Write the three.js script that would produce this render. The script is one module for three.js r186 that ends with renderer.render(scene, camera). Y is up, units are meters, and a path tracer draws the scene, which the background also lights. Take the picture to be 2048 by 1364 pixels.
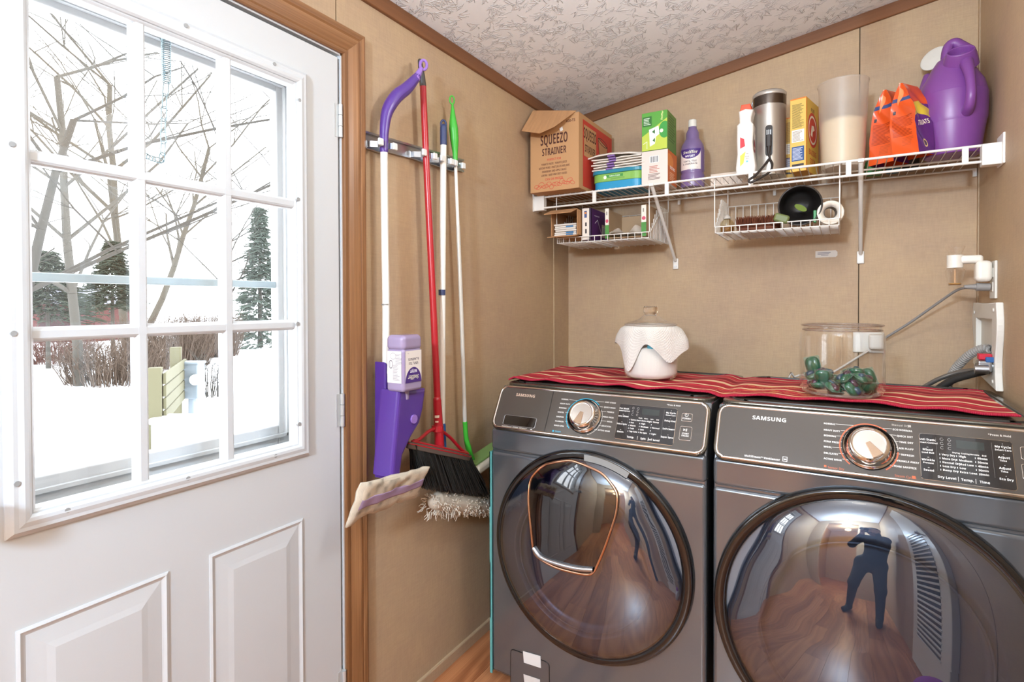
import * as THREE from 'three';
import { mergeGeometries, mergeVertices, toCreasedNormals } from 'three/addons/utils/BufferGeometryUtils.js';
import { RoundedBoxGeometry } from 'three/addons/geometries/RoundedBoxGeometry.js';
import { RectAreaLightUniformsLib } from 'three/addons/lights/RectAreaLightUniformsLib.js';
import { MarchingCubes } from 'three/addons/objects/MarchingCubes.js';

// ---------- camera, sky, exposure ----------
const V = (x, y, z) => new THREE.Vector3(x, y, z);
const scene = new THREE.Scene();
const renderer = new THREE.WebGLRenderer({ antialias: true });
renderer.toneMapping = THREE.LinearToneMapping;
renderer.toneMappingExposure = 1.12;
renderer.shadowMap.enabled = true;
RectAreaLightUniformsLib.init();
const FOCAL = 1102, CENTRE_Y = 623.3, EYE = V(1.1695, 1.245, 2.4883);
const YAW = 31.03 * Math.PI / 180, PITCH = 0.706 * Math.PI / 180, ROLL = -0.16 * Math.PI / 180;
const FWD = V(-Math.sin(YAW) * Math.cos(PITCH), -Math.sin(PITCH), -Math.cos(YAW) * Math.cos(PITCH));
const R0 = FWD.clone().cross(V(0, 1, 0)).normalize(), U0 = R0.clone().cross(FWD);
const RIGHT = R0.clone().multiplyScalar(Math.cos(ROLL)).addScaledVector(U0, Math.sin(ROLL));
const UPV = U0.clone().multiplyScalar(Math.cos(ROLL)).addScaledVector(R0, -Math.sin(ROLL));
const camera = new THREE.PerspectiveCamera(2 * Math.atan(682 / FOCAL) * 180 / Math.PI, 2048 / 1364, 0.02, 400);
camera.position.copy(EYE);
camera.quaternion.setFromRotationMatrix(new THREE.Matrix4().makeBasis(RIGHT, UPV, FWD.clone().negate()));
camera.setViewOffset(2048, 1364, 0, 682 - CENTRE_Y, 2048, 1364);
camera.updateProjectionMatrix(); camera.updateMatrixWorld();
scene.background = new THREE.Color().setRGB(0.92, 0.97, 1.02);   // flat winter overcast
scene.backgroundIntensity = 6.0;
const LAMP_WATTS = 1.25, REAR_FILL_WATTS = 12.5, HALL_WATTS = 5;
// a photograph's pixel (2048 x 1364) gives a direction; the plane it lies on gives the distance
const ray = (px, py) => FWD.clone().addScaledVector(RIGHT, (px - 1024) / FOCAL).addScaledVector(UPV, -(py - CENTRE_Y) / FOCAL);
const onX = (px, py, v) => { const d = ray(px, py); return EYE.clone().addScaledVector(d, (v - EYE.x) / d.x); };
const onY = (px, py, v) => { const d = ray(px, py); return EYE.clone().addScaledVector(d, (v - EYE.y) / d.y); };
const onZ = (px, py, v) => { const d = ray(px, py); return EYE.clone().addScaledVector(d, (v - EYE.z) / d.z); };
const onPlane = (px, py, o, n) => { const d = ray(px, py); return EYE.clone().addScaledVector(d, o.clone().sub(EYE).dot(n) / d.dot(n)); };

// ---------- helpers ----------
let seedState = 7;
const rnd = () => { seedState = (seedState * 1664525 + 1013904223) >>> 0; return seedState / 4294967296; };
const reseed = (s) => { seedState = s >>> 0; for (let i = 0; i < 4; i++) rnd(); };
const rr = (a, b) => a + (b - a) * rnd();
const taken = {};
const numbered = (n) => { taken[n] = (taken[n] ?? -1) + 1; return taken[n] ? n + '_' + String(taken[n]).padStart(3, '0') : n; };
const clean = (g) => {
  let h = g.index ? g.toNonIndexed() : g;
  const o = new THREE.BufferGeometry();
  o.setAttribute('position', h.attributes.position);
  if (!h.attributes.normal) h.computeVertexNormals();
  o.setAttribute('normal', h.attributes.normal);
  o.setAttribute('uv', h.attributes.uv ?? new THREE.BufferAttribute(new Float32Array(h.attributes.position.count * 2), 2));
  return o;
};
const merge = (list) => { const f = list.flat(); return f.length === 1 ? f[0] : mergeGeometries(f.map(clean), false); };
function boxUV(g, s = 1, ox = 0, oy = 0) {              // texture coordinates in metres by the way a face points
  const h = clean(g), p = h.attributes.position, n = h.attributes.normal, uv = h.attributes.uv;
  for (let i = 0; i < p.count; i++) {
    const ax = Math.abs(n.getX(i)), ay = Math.abs(n.getY(i)), az = Math.abs(n.getZ(i));
    let u, v;
    if (ax >= ay && ax >= az) { u = p.getZ(i); v = p.getY(i); } else if (ay >= az) { u = p.getX(i); v = p.getZ(i); } else { u = p.getX(i); v = p.getY(i); }
    uv.setXY(i, (u + ox) * s, (v + oy) * s);
  }
  return h;
}
const box = (x0, x1, y0, y1, z0, z1) => { const g = new THREE.BoxGeometry(x1 - x0, y1 - y0, z1 - z0); g.translate((x0 + x1) / 2, (y0 + y1) / 2, (z0 + z1) / 2); return g; };
const rbox = (x0, x1, y0, y1, z0, z1, r = 0.004, s = 2) => { const g = new RoundedBoxGeometry(x1 - x0, y1 - y0, z1 - z0, s, Math.min(r, (x1 - x0) / 2.01, (y1 - y0) / 2.01, (z1 - z0) / 2.01)); g.translate((x0 + x1) / 2, (y0 + y1) / 2, (z0 + z1) / 2); return g; };
const YUP = V(0, 1, 0);
function rod(a, b, r1, r2 = r1, seg = 10, open = false) {
  const d = b.clone().sub(a), g = new THREE.CylinderGeometry(r2, r1, d.length(), seg, 1, open);
  g.applyQuaternion(new THREE.Quaternion().setFromUnitVectors(YUP, d.normalize())); g.translate((a.x + b.x) / 2, (a.y + b.y) / 2, (a.z + b.z) / 2); return g;
}
const tube = (pts, r, seg = 40, rad = 8, closed = false) => new THREE.TubeGeometry(new THREE.CatmullRomCurve3(pts, closed, 'catmullrom', 0.5), seg, r, rad, closed);
const poly = (pts, r, rad = 6) => { const l = []; for (let i = 0; i + 1 < pts.length; i++) l.push(rod(pts[i], pts[i + 1], r, r, rad)); for (let i = 1; i + 1 < pts.length; i++) { const s = new THREE.SphereGeometry(r, rad, 4); s.translate(pts[i].x, pts[i].y, pts[i].z); l.push(s); } return merge(l); };
const lathe = (pts, seg = 40, at = V(0, 0, 0)) => { const g = new THREE.LatheGeometry(pts.map(([r, y]) => new THREE.Vector2(Math.max(r, 1e-5), y)), seg); g.translate(at.x, at.y, at.z); return g; };
const rrShape = (w, h, r, x = -w / 2, y = -h / 2) => { const s = new THREE.Shape(); s.moveTo(x + r, y); s.lineTo(x + w - r, y); s.quadraticCurveTo(x + w, y, x + w, y + r); s.lineTo(x + w, y + h - r); s.quadraticCurveTo(x + w, y + h, x + w - r, y + h); s.lineTo(x + r, y + h); s.quadraticCurveTo(x, y + h, x, y + h - r); s.lineTo(x, y + r); s.quadraticCurveTo(x, y, x + r, y); return s; };
const extr = (shape, d, bev = 0, seg = 2, cs = 8) => new THREE.ExtrudeGeometry(shape, { depth: d, bevelEnabled: bev > 0, bevelSize: bev, bevelThickness: bev, bevelSegments: seg, curveSegments: cs });
const shapeOf = (pts) => { const s = new THREE.Shape(); pts.forEach(([x, y], i) => (i ? s.lineTo(x, y) : s.moveTo(x, y))); s.closePath(); return s; };
const basis = (g, o, ex, ey, ez) => { g.applyMatrix4(new THREE.Matrix4().makeBasis(ex, ey, ez).setPosition(o)); return g; };
const shadows = (m) => { m.castShadow = m.receiveShadow = true; return m; };
// a thing: a Group at its base; parts are written in world coordinates and moved to the base
function thing(name, label, category, at = V(0, 0, 0), group) {
  const o = new THREE.Group(); o.name = numbered(name); o.position.copy(at); scene.add(o);
  o.userData = { label, category }; if (group) o.userData.group = group; o.base = at.clone(); return o;
}
function part(parent, name, geo, mat, label) {
  const g = clean(merge([geo])); let r = parent; while (r && !r.base) r = r.parent;
  const b = r.base; g.translate(-b.x, -b.y, -b.z);
  const m = shadows(new THREE.Mesh(g, mat)); m.name = name; if (label) m.userData.label = label; parent.add(m); return m;
}
function one(name, geo, mat, label, category, at = V(0, 0, 0), group) {
  const g = clean(merge([geo])); g.translate(-at.x, -at.y, -at.z);
  const m = shadows(new THREE.Mesh(g, mat)); m.name = numbered(name); m.position.copy(at); m.userData = { label, category }; if (group) m.userData.group = group; scene.add(m); m.base = at.clone(); return m;
}
function setting(name, at = V(0, 0, 0)) { const o = new THREE.Group(); o.name = name; o.position.copy(at); o.base = at.clone(); o.userData = { kind: 'structure' }; scene.add(o); return o; }
function settingMesh(name, geo, mat) { const m = shadows(new THREE.Mesh(clean(merge([geo])), mat)); m.name = name; m.userData = { kind: 'structure' }; m.base = V(0, 0, 0); scene.add(m); return m; }

// ---------- noise and textures ----------
const hash = (x, y, s) => { let h = Math.imul(x, 374761393) ^ Math.imul(y, 668265263) ^ Math.imul(s, 974634777); h = Math.imul(h ^ (h >>> 13), 1274126177); return ((h ^ (h >>> 16)) >>> 0) / 4294967296; };
function vn(x, y, px, py, s) {                          // value noise that repeats after px, py cells
  const xi = Math.floor(x), yi = Math.floor(y), fx = x - xi, fy = y - yi, u = fx * fx * (3 - 2 * fx), v = fy * fy * (3 - 2 * fy);
  const m = (a, p) => ((a % p) + p) % p;
  const a = hash(m(xi, px), m(yi, py), s), b = hash(m(xi + 1, px), m(yi, py), s), c = hash(m(xi, px), m(yi + 1, py), s), d = hash(m(xi + 1, px), m(yi + 1, py), s);
  return a + (b - a) * u + (c - a) * v + (a - b - c + d) * u * v;
}
function dataTex(w, h, fn, srgb = true) {
  const d = new Uint8Array(w * h * 4);
  for (let j = 0; j < h; j++) for (let i = 0; i < w; i++) { const c = fn(i / w, j / h, i, j), k = (j * w + i) * 4; for (let q = 0; q < 3; q++) d[k + q] = Math.max(0, Math.min(255, c[q] ?? c[0])); d[k + 3] = 255; }
  const t = new THREE.DataTexture(d, w, h); t.wrapS = t.wrapT = THREE.RepeatWrapping; t.magFilter = THREE.LinearFilter; t.minFilter = THREE.LinearMipmapLinearFilter; t.generateMipmaps = true; if (srgb) t.colorSpace = THREE.SRGBColorSpace; t.needsUpdate = true; return t;
}
function canvasTex(w, h, draw, srgb = true, wrap = false) {
  const c = document.createElement('canvas'); c.width = w; c.height = h; const x = c.getContext('2d'); draw(x, w, h);
  const t = new THREE.CanvasTexture(c); if (srgb) t.colorSpace = THREE.SRGBColorSpace; if (wrap) t.wrapS = t.wrapT = THREE.RepeatWrapping; t.anisotropy = 8; return t;
}
const rep = (t, u, v) => { const c = t.clone(); c.repeat.set(u, v); c.needsUpdate = true; return c; };
const mat = (hex, roughness = 0.6, o = {}) => new THREE.MeshStandardMaterial({ color: hex, roughness, ...o });
const phys = (hex, roughness = 0.6, o = {}) => new THREE.MeshPhysicalMaterial({ color: hex, roughness, ...o });

// linen-look vinyl wallboard: 1.3 m to a tile
const linen = (u, v, i, j) => {
  const warp = vn(u * 512, v * 60, 512, 60, 1) - 0.5, weft = vn(u * 60, v * 512, 60, 512, 2) - 0.5, fine = hash(i, j, 3) - 0.5;
  const mot = vn(u * 7, v * 7, 7, 7, 4) * 0.5 + vn(u * 18, v * 18, 18, 18, 5) * 0.3 + vn(u * 60, v * 60, 60, 60, 6) * 0.2 - 0.5;
  return { weave: warp * 0.5 + weft * 0.5 + fine * 0.35, mot };
};
const wallMap = dataTex(1024, 1024, (u, v, i, j) => { const l = linen(u, v, i, j), k = 1 + l.weave * 0.062 + l.mot * 0.09; return [184 * k, 156 * k + l.mot * 2, 124 * k - l.mot * 5]; });
const wallBump = dataTex(1024, 1024, (u, v, i, j) => { const l = linen(u, v, i, j); return [128 + l.weave * 150]; }, false);
const M = {};
M.wall = mat(0xffffff, 0.62, { map: rep(wallMap, 1 / 1.3, 1 / 1.3), bumpMap: rep(wallBump, 1 / 1.3, 1 / 1.3), bumpScale: 0.0006 });
M.groove = mat(0x5a4631, 0.8);
// slap-brush ceiling: short raised strokes fanning out of each slap
reseed(11);
const ceilBump = canvasTex(2048, 2048, (x, w, h) => {
  x.fillStyle = '#303030'; x.fillRect(0, 0, w, h); x.lineCap = 'round';
  for (let k = 0; k < 1300; k++) {
    const cx = rnd() * w, cy = rnd() * h, a0 = rnd() * 6.28, n = 3 + Math.floor(rnd() * 5);
    for (let q = 0; q < n; q++) {
      const a = a0 + (q - n / 2) * 0.28 + rr(-0.1, 0.1), r0 = rr(2, 14), len = rr(14, 62), b = rr(-0.5, 0.5), g = Math.floor(rr(90, 255));
      const ox = rr(-14, 14), oy = rr(-14, 14);
      for (const [sx, sy] of [[0, 0], [w, 0], [-w, 0], [0, h], [0, -h]]) {
        const bx = cx + ox + sx, by = cy + oy + sy; if (bx < -120 || by < -120 || bx > w + 120 || by > h + 120) continue;
        x.strokeStyle = `rgba(${g},${g},${g},0.9)`; x.lineWidth = rr(2, 7); x.beginPath(); x.moveTo(bx + Math.cos(a) * r0, by + Math.sin(a) * r0);
        x.quadraticCurveTo(bx + Math.cos(a + b) * (r0 + len * 0.6), by + Math.sin(a + b) * (r0 + len * 0.6), bx + Math.cos(a + b * 0.6) * (r0 + len), by + Math.sin(a + b * 0.6) * (r0 + len)); x.stroke();
      }
    }
  }
}, false, true);
M.ceiling = mat(0xf8fafd, 0.55, { bumpMap: rep(ceilBump, 1 / 1.15, 1 / 1.15), bumpScale: 0.007 });
// wood: grain runs along v
function woodTex(w, h, c1, c2, seed, rings = 9, fig = 0.5) {
  return dataTex(w, h, (u, v) => {
    const bend = (vn(u * 3, v * 2, 3, 2, seed) - 0.5) * fig + (vn(u * 6, v * 5, 6, 5, seed + 1) - 0.5) * fig * 0.35;
    const ring = 0.5 + 0.5 * Math.sin((u * rings + bend * rings) * 6.283), pore = vn(u * 120, v * 7, 120, 7, seed + 2), broad = vn(u * 4, v * 1, 4, 1, seed + 3);
    const t = Math.max(0, Math.min(1, ring * 0.42 + pore * 0.34 + broad * 0.3 - 0.05));
    return [0, 1, 2].map((q) => c1[q] + (c2[q] - c1[q]) * t);
  });
}
const oakTex = woodTex(256, 1024, [118, 78, 46], [172, 124, 82], 21, 3, 0.55);
const crownTex = woodTex(256, 1024, [104, 64, 36], [138, 90, 54], 31, 2, 0.4);
M.casing = mat(0xffffff, 0.38, { map: rep(oakTex, 6, 0.8) });
M.crown = mat(0xffffff, 0.42, { map: rep(crownTex, 6, 0.8) });
M.planks = [41, 51, 61, 71].map((s, k) => mat(0xffffff, 0.3, { map: woodTex(256, 1024, [[146, 86, 52], [160, 98, 58], [136, 80, 48], [154, 94, 60]][k], [[208, 142, 94], [218, 154, 104], [198, 132, 86], [212, 148, 100]][k], s, 3, 0.8) }));
M.white = mat(0xcdcfd0, 0.35);
M.doorWhite = mat(0xcbcccc, 0.42);
M.plastic = mat(0xdedad0, 0.4);
M.steel = mat(0xb9bcc0, 0.3, { metalness: 1 });
M.chrome = mat(0xe2ddd8, 0.08, { metalness: 1 });
M.black = mat(0x0c0c0d, 0.35);
M.pane = phys(0xffffff, 0.0, { transmission: 1, thickness: 0, ior: 1.5 });

// ---------- the room ----------
const W = 1.57, DEEP = 4.2, CEIL0 = 2.152, SLOPE = 0.1547, ceilAt = (x) => CEIL0 + SLOPE * x;
const DZ0 = 1.452, DZ1 = 2.312, DTOP = 1.912;          // door slab
const OZ0 = DZ0 - 0.008, OZ1 = DZ1 + 0.008, OTOP = DTOP + 0.008; // opening inside the jamb
const JZ0 = OZ0 - 0.02, JZ1 = OZ1 + 0.02, JTOP = OTOP + 0.02;
{ // floor: boards along the side wall on a subfloor
  const floor = setting('floor');
  part(floor, 'subfloor', box(-0.13, W + 0.1, -0.06, -0.0125, -0.1, DEEP + 2.6), mat(0x3a2a1e, 0.9));
  reseed(5); const bw = 0.127, geos = {};
  for (let c = 0; c * bw < W; c++) {
    const x0 = c * bw, x1 = Math.min(W, x0 + bw); let z = -rr(0.1, 1.1);
    while (z < DEEP) {
      const z0 = Math.max(0, z), z1 = Math.min(DEEP, z + 1.2); z += 1.2; if (z1 - z0 < 0.02) continue;
      const g = new THREE.BoxGeometry(x1 - x0 - 0.0012, 0.012, z1 - z0 - 0.0012), uv = g.attributes.uv, p = g.attributes.position, o = rnd();
      for (let i = 0; i < p.count; i++) uv.setXY(i, p.getX(i) / bw * 0.7 + o, p.getZ(i) / 1.2 + o * 3);
      g.translate((x0 + x1) / 2, -0.006 + rr(-0.0003, 0.0003), (z0 + z1) / 2);
      part(floor, 'plank', g, M.planks[Math.floor(rnd() * 4)]);
    }
  }
}
{ // walls: wallboard panels with thin gaps on dark studs
  const back = setting('wall_back');
  part(back, 'studs', box(-0.12, W + 0.1, -0.05, ceilAt(W) + 0.12, -0.12, -0.0095), M.groove);
  const g = 0.0018, panelZ = (x0, x1) => boxUV(extr(shapeOf([[x0, 0], [x1, 0], [x1, ceilAt(x1) + 0.01], [x0, ceilAt(x0) + 0.01]]), 0.009).translate(0, 0, -0.009), 1, x0 * 0.37);
  part(back, 'wall_panel', panelZ(0, 1.219 - g), M.wall);
  part(back, 'wall_panel', panelZ(1.219 + g, W), M.wall);
  const left = setting('wall_left');
  part(left, 'studs', [box(-0.12, -0.0095, -0.05, CEIL0 + 0.1, -0.1, JZ0), box(-0.12, -0.0095, -0.05, CEIL0 + 0.1, JZ1, DEEP + 0.1), box(-0.12, -0.0095, JTOP, CEIL0 + 0.1, JZ0, JZ1)], M.groove);
  const panelX = (z0, z1, y0 = 0) => boxUV(box(-0.009, 0, y0, CEIL0 + 0.005, z0, z1), 1, z0 * 0.61);
  part(left, 'wall_panel', panelX(0, 0.162 - g), M.wall);
  part(left, 'wall_panel', [panelX(0.162 + g, JZ0), panelX(JZ0, 1.456 - g, JTOP)], M.wall);
  part(left, 'wall_panel', [panelX(1.456 + g, JZ1, JTOP), panelX(JZ1, 2.67)], M.wall);
  part(left, 'wall_panel', panelX(2.67 + 2 * g, DEEP), M.wall);
  part(left, 'seam_bead', rod(V(0.0005, 0.02, 0.162), V(0.0005, 2.12, 0.162), 0.0016, 0.0016, 6), mat(0xd9c39c, 0.5), 'pale bead in the panel joint');
  const right = setting('wall_right');
  part(right, 'studs', box(W + 0.0095, W + 0.1, -0.05, ceilAt(W) + 0.12, -0.1, DEEP + 0.1), M.groove);
  for (const [z0, z1] of [[0.022, 1.2], [1.2 + 2 * g, 2.42], [2.42 + 2 * g, DEEP]]) part(right, 'wall_panel', boxUV(box(W, W + 0.009, 0, ceilAt(W) + 0.01, z0, z1), 1, z0 * 0.83), M.wall);
  part(right, 'corner_strip', boxUV(box(W - 0.003, W + 0.009, 0, ceilAt(W) + 0.01, 0, 0.018)), M.wall);
  const ceil = extr(shapeOf([[-0.13, ceilAt(-0.13)], [W + 0.12, ceilAt(W + 0.12)], [W + 0.12, ceilAt(W + 0.12) + 0.1], [-0.13, ceilAt(-0.13) + 0.1]]), DEEP + 2.8).translate(0, 0, -0.12);
  settingMesh('ceiling', boxUV(ceil), M.ceiling);
  // far wall behind the camera with an open doorway into the lit room
  const far = setting('wall_far');
  const dw0 = 0.32, dw1 = 1.08;
  part(far, 'wall_panel', [[0, dw0, 0], [dw1, W, 0], [dw0, dw1, 2.0]].map(([x0, x1, y0]) => boxUV(extr(shapeOf([[x0, y0], [x1, y0], [x1, ceilAt(x1) + 0.01], [x0, ceilAt(x0) + 0.01]]), 0.1).translate(0, 0, DEEP))), M.wall);
}
{ // the next room, seen only as a reflection: a plain closed box with a lamp
  const room = setting('wall_next');
  part(room, 'wall_panel', [box(-0.13, 0, 0, 2.3, DEEP + 0.1, DEEP + 2.5), box(W, W + 0.1, 0, 2.5, DEEP + 0.1, DEEP + 2.5), box(-0.13, W + 0.1, 0, 2.5, DEEP + 2.5, DEEP + 2.6)].map((g) => boxUV(g)), M.wall);
  part(room, 'floor_boards', boxUV(box(0, W, -0.0125, 0, DEEP, DEEP + 2.5)), M.planks[0]);
}
// ---------- trims ----------
function moulding(profile, a, b, side, out, m0, m1) {   // a profile swept from a to b; ends mitred by m0, m1 along the width
  const dir = b.clone().sub(a), L = dir.length(); dir.normalize(); const n = profile.length, pos = [], uv = [], idx = [];
  let acc = 0; const arc = profile.map((p, i) => (acc += i ? Math.hypot(p[0] - profile[i - 1][0], p[1] - profile[i - 1][1]) : 0));
  profile.forEach(([w, h], i) => { for (const [s, e] of [[0, m0 * w], [L, m1 * w]]) { const p = a.clone().addScaledVector(dir, s + e).addScaledVector(side, w).addScaledVector(out, h); pos.push(p.x, p.y, p.z); uv.push(arc[i], s + e); } });
  const flip = dir.clone().cross(side).dot(out) < 0;
  for (let i = 0; i + 1 < n; i++) { const q = i * 2; if (flip) idx.push(q, q + 2, q + 1, q + 1, q + 2, q + 3); else idx.push(q, q + 1, q + 2, q + 1, q + 3, q + 2); }
  const g = new THREE.BufferGeometry(); g.setAttribute('position', new THREE.Float32BufferAttribute(pos, 3)); g.setAttribute('uv', new THREE.Float32BufferAttribute(uv, 2)); g.setIndex(idx);
  const f = g.toNonIndexed(); f.computeVertexNormals();
  return f;
}
{
  const wC = 0.074, prof = [[0, 0], [0, 0.009], [0.004, 0.011], [0.012, 0.011], [0.014, 0.008], [0.018, 0.0105], [0.03, 0.0145], [0.044, 0.0175], [0.05, 0.0175], [0.0525, 0.0125], [0.058, 0.0165], [0.068, 0.0175], [wC, 0.0155], [wC, 0]];
  const z0 = OZ0 - 0.004, zt = OTOP + 0.004, z1 = OZ1 + 0.004;
  settingMesh('trim_1', moulding(prof, V(0, 0, z0), V(0, zt, z0), V(0, 0, -1), V(1, 0, 0), 0, 1), M.casing);
  settingMesh('trim_2', moulding(prof, V(0, zt, z0), V(0, zt, z1), V(0, 1, 0), V(1, 0, 0), -1, 1), M.casing);
  settingMesh('trim_3', moulding(prof, V(0, 0, z1), V(0, zt, z1), V(0, 0, 1), V(1, 0, 0), 0, 1), M.casing);
  // flat board where wall and ceiling meet
  const cb = [[0, 0], [0, 0.009], [0.002, 0.011], [0.046, 0.011], [0.048, 0.009], [0.048, 0]];
  settingMesh('trim_4', moulding(cb, V(0, CEIL0 - 0.047, 0), V(0, CEIL0 - 0.047, DEEP), V(0, 1, 0), V(1, 0, 0), 0, 0), M.crown);
  const sd = V(-SLOPE, 1, 0).normalize();
  settingMesh('trim_5', moulding(cb, V(0.007, ceilAt(0) - 0.046, 0), V(W, ceilAt(W) - 0.047, 0), sd, V(0, 0, 1), 0, 0), M.crown);
  settingMesh('trim_6', moulding(cb, V(W, ceilAt(W) - 0.047, 0), V(W, ceilAt(W) - 0.047, DEEP), V(0, 1, 0), V(-1, 0, 0), 0, 0), M.crown);
  settingMesh('baseboard_left', [boxUV(box(0, 0.012, 0, 0.036, 0, JZ0 - 0.056)), rod(V(0.009, 0.036, 0), V(0.009, 0.036, JZ0 - 0.056), 0.0025, 0.0025, 6)], M.wall);
  settingMesh('baseboard_back', boxUV(box(0, W, 0, 0.036, 0, 0.012)), M.wall);
}
// ---------- entry door with nine-light window ----------
const LZ0 = 1.555, LZ1 = 2.15, LY0 = 0.862, LY1 = 1.833, GZ0 = 1.588, GZ1 = 2.117, GY0 = 0.897, GY1 = 1.797;
function ringMould(prof, z0, z1, y0, y1, x) {           // a profile round a rectangle in the door's plane, inner edge given
  const o = V(1, 0, 0);
  return merge([moulding(prof, V(x, y0, z0), V(x, y1, z0), V(0, 0, -1), o, -1, 1), moulding(prof, V(x, y0, z1), V(x, y1, z1), V(0, 0, 1), o, -1, 1), moulding(prof, V(x, y1, z0), V(x, y1, z1), V(0, 1, 0), o, -1, 1), moulding(prof, V(x, y0, z0), V(x, y0, z1), V(0, -1, 0), o, -1, 1)]);
}
{
  const d = setting('door_1');
  const sh = shapeOf([[DZ0, 0.012], [DZ1, 0.012], [DZ1, DTOP], [DZ0, DTOP]]), hole = new THREE.Path(); hole.moveTo(GZ0 - 0.01, GY0 - 0.01); hole.lineTo(GZ0 - 0.01, GY1 + 0.01); hole.lineTo(GZ1 + 0.01, GY1 + 0.01); hole.lineTo(GZ1 + 0.01, GY0 - 0.01); hole.closePath(); sh.holes.push(hole);
  part(d, 'slab', basis(extr(sh, 0.044), V(0, 0, 0), V(0, 0, 1), V(0, 1, 0), V(-1, 0, 0)), M.doorWhite);
  const fr = [[0, -0.022], [0, 0.010], [0.004, 0.0135], [0.010, 0.0145], [0.018, 0.0125], [0.024, 0.0125], [0.028, 0.0085], [0.033, 0.0045], [0.0335, 0]];
  const frame = part(d, 'window_frame', [ringMould(fr, GZ0, GZ1, GY0, GY1, 0), ringMould([[-0.007, -0.022], [-0.007, 0.002], [-0.003, 0.006], [0, 0.006]], GZ0, GZ1, GY0, GY1, 0)], M.white);
  const mz = [GZ0 + (GZ1 - GZ0) / 3, GZ0 + (GZ1 - GZ0) * 2 / 3], my = [GY0 + (GY1 - GY0) / 3, GY0 + (GY1 - GY0) * 2 / 3];
  const bar = [[-0.0125, -0.02], [-0.0125, -0.006], [-0.009, -0.003], [-0.009, 0.001], [-0.006, 0.003], [0.006, 0.003], [0.009, 0.001], [0.009, -0.003], [0.0125, -0.006], [0.0125, -0.02]];
  for (const z of mz) part(frame, 'muntin', moulding(bar, V(0, GY0, z), V(0, GY1, z), V(0, 0, 1), V(1, 0, 0), 0, 0), M.white);
  for (const y of my) part(frame, 'muntin', moulding(bar, V(0, y, GZ0), V(0, y, GZ1), V(0, 1, 0), V(1, 0, 0), 0, 0), M.white);
  for (const z of mz) for (const y of my) part(frame, 'crossing', box(-0.0195, 0.0034, y - 0.0075, y + 0.0075, z - 0.0075, z + 0.0075), M.white);
  const zs = [GZ0, ...mz, GZ1], ys = [GY0, ...my, GY1];
  for (let i = 0; i < 3; i++) for (let j = 0; j < 3; j++) { const g = new THREE.PlaneGeometry(zs[i + 1] - zs[i], ys[j + 1] - ys[j]); g.rotateY(Math.PI / 2); g.translate(-0.02, (ys[j] + ys[j + 1]) / 2, (zs[i] + zs[i + 1]) / 2); part(frame, 'pane', g, M.pane); }
  for (const [px, py] of [[373, 51], [550, 128], [600, 200], [597, 398], [596, 647], [599, 848], [552, 912], [377, 957], [136, 1021], [35, 968], [28, 667], [25, 288]]) { const c = onX(px, py, 0.0145); part(frame, 'screw', rod(V(0.008, c.y, c.z), V(0.0142, c.y, c.z), 0.0052, 0.0045, 10), mat(0x9a9a98, 0.45)); }
  const pp = [[0, 0.0055], [0.012, 0.0034], [0.039, 0.0004], [0.042, 0.0015], [0.047, 0.0042], [0.052, 0.0022], [0.052, 0]];
  for (const [z0, z1] of [[1.574, 1.814], [1.898, 2.138]]) part(d, 'raised_panel', [ringMould(pp, z0 + 0.052, z1 - 0.052, 0.18, 0.708 - 0.052, 0.0002), box(0, 0.0057, 0.18, 0.656, z0 + 0.052, z1 - 0.052)], M.doorWhite);
  for (const y of [1.742, 0.961, 0.205]) {
    const h = part(d, 'hinge', box(-0.004, 0.0015, y - 0.044, y + 0.044, DZ0 - 0.006, DZ0 + 0.012), M.hinge = M.hinge ?? mat(0xc9cac8, 0.35, { metalness: 0.5 }));
    for (let k = 0; k < 3; k++) part(h, 'knuckle', rod(V(0.006, y - 0.044 + k * 0.0297, DZ0 - 0.004), V(0.006, y - 0.044 + k * 0.0297 + 0.0285, DZ0 - 0.004), 0.0058, 0.0058, 12), M.hinge);
  }
  part(d, 'door_handle', [rod(V(0, 0.95, 2.25), V(0.05, 0.95, 2.25), 0.011, 0.011, 12), new THREE.SphereGeometry(0.028, 20, 14).translate(0.062, 0.95, 2.25)], M.steel);
  const j = setting('trim_7');  // white jamb round the door, through the wall
  part(j, 'jamb', [box(-0.14, 0.002, 0, JTOP, JZ0, OZ0), box(-0.14, 0.002, 0, JTOP, OZ1, JZ1), box(-0.14, 0.002, OTOP, JTOP, JZ0, JZ1), box(-0.08, -0.046, 0, OTOP, OZ0, OZ0 + 0.012), box(-0.08, -0.046, OTOP - 0.012, OTOP, OZ0, OZ1), box(-0.16, -0.002, -0.02, 0.012, JZ0, JZ1)], M.white);
}
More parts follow.
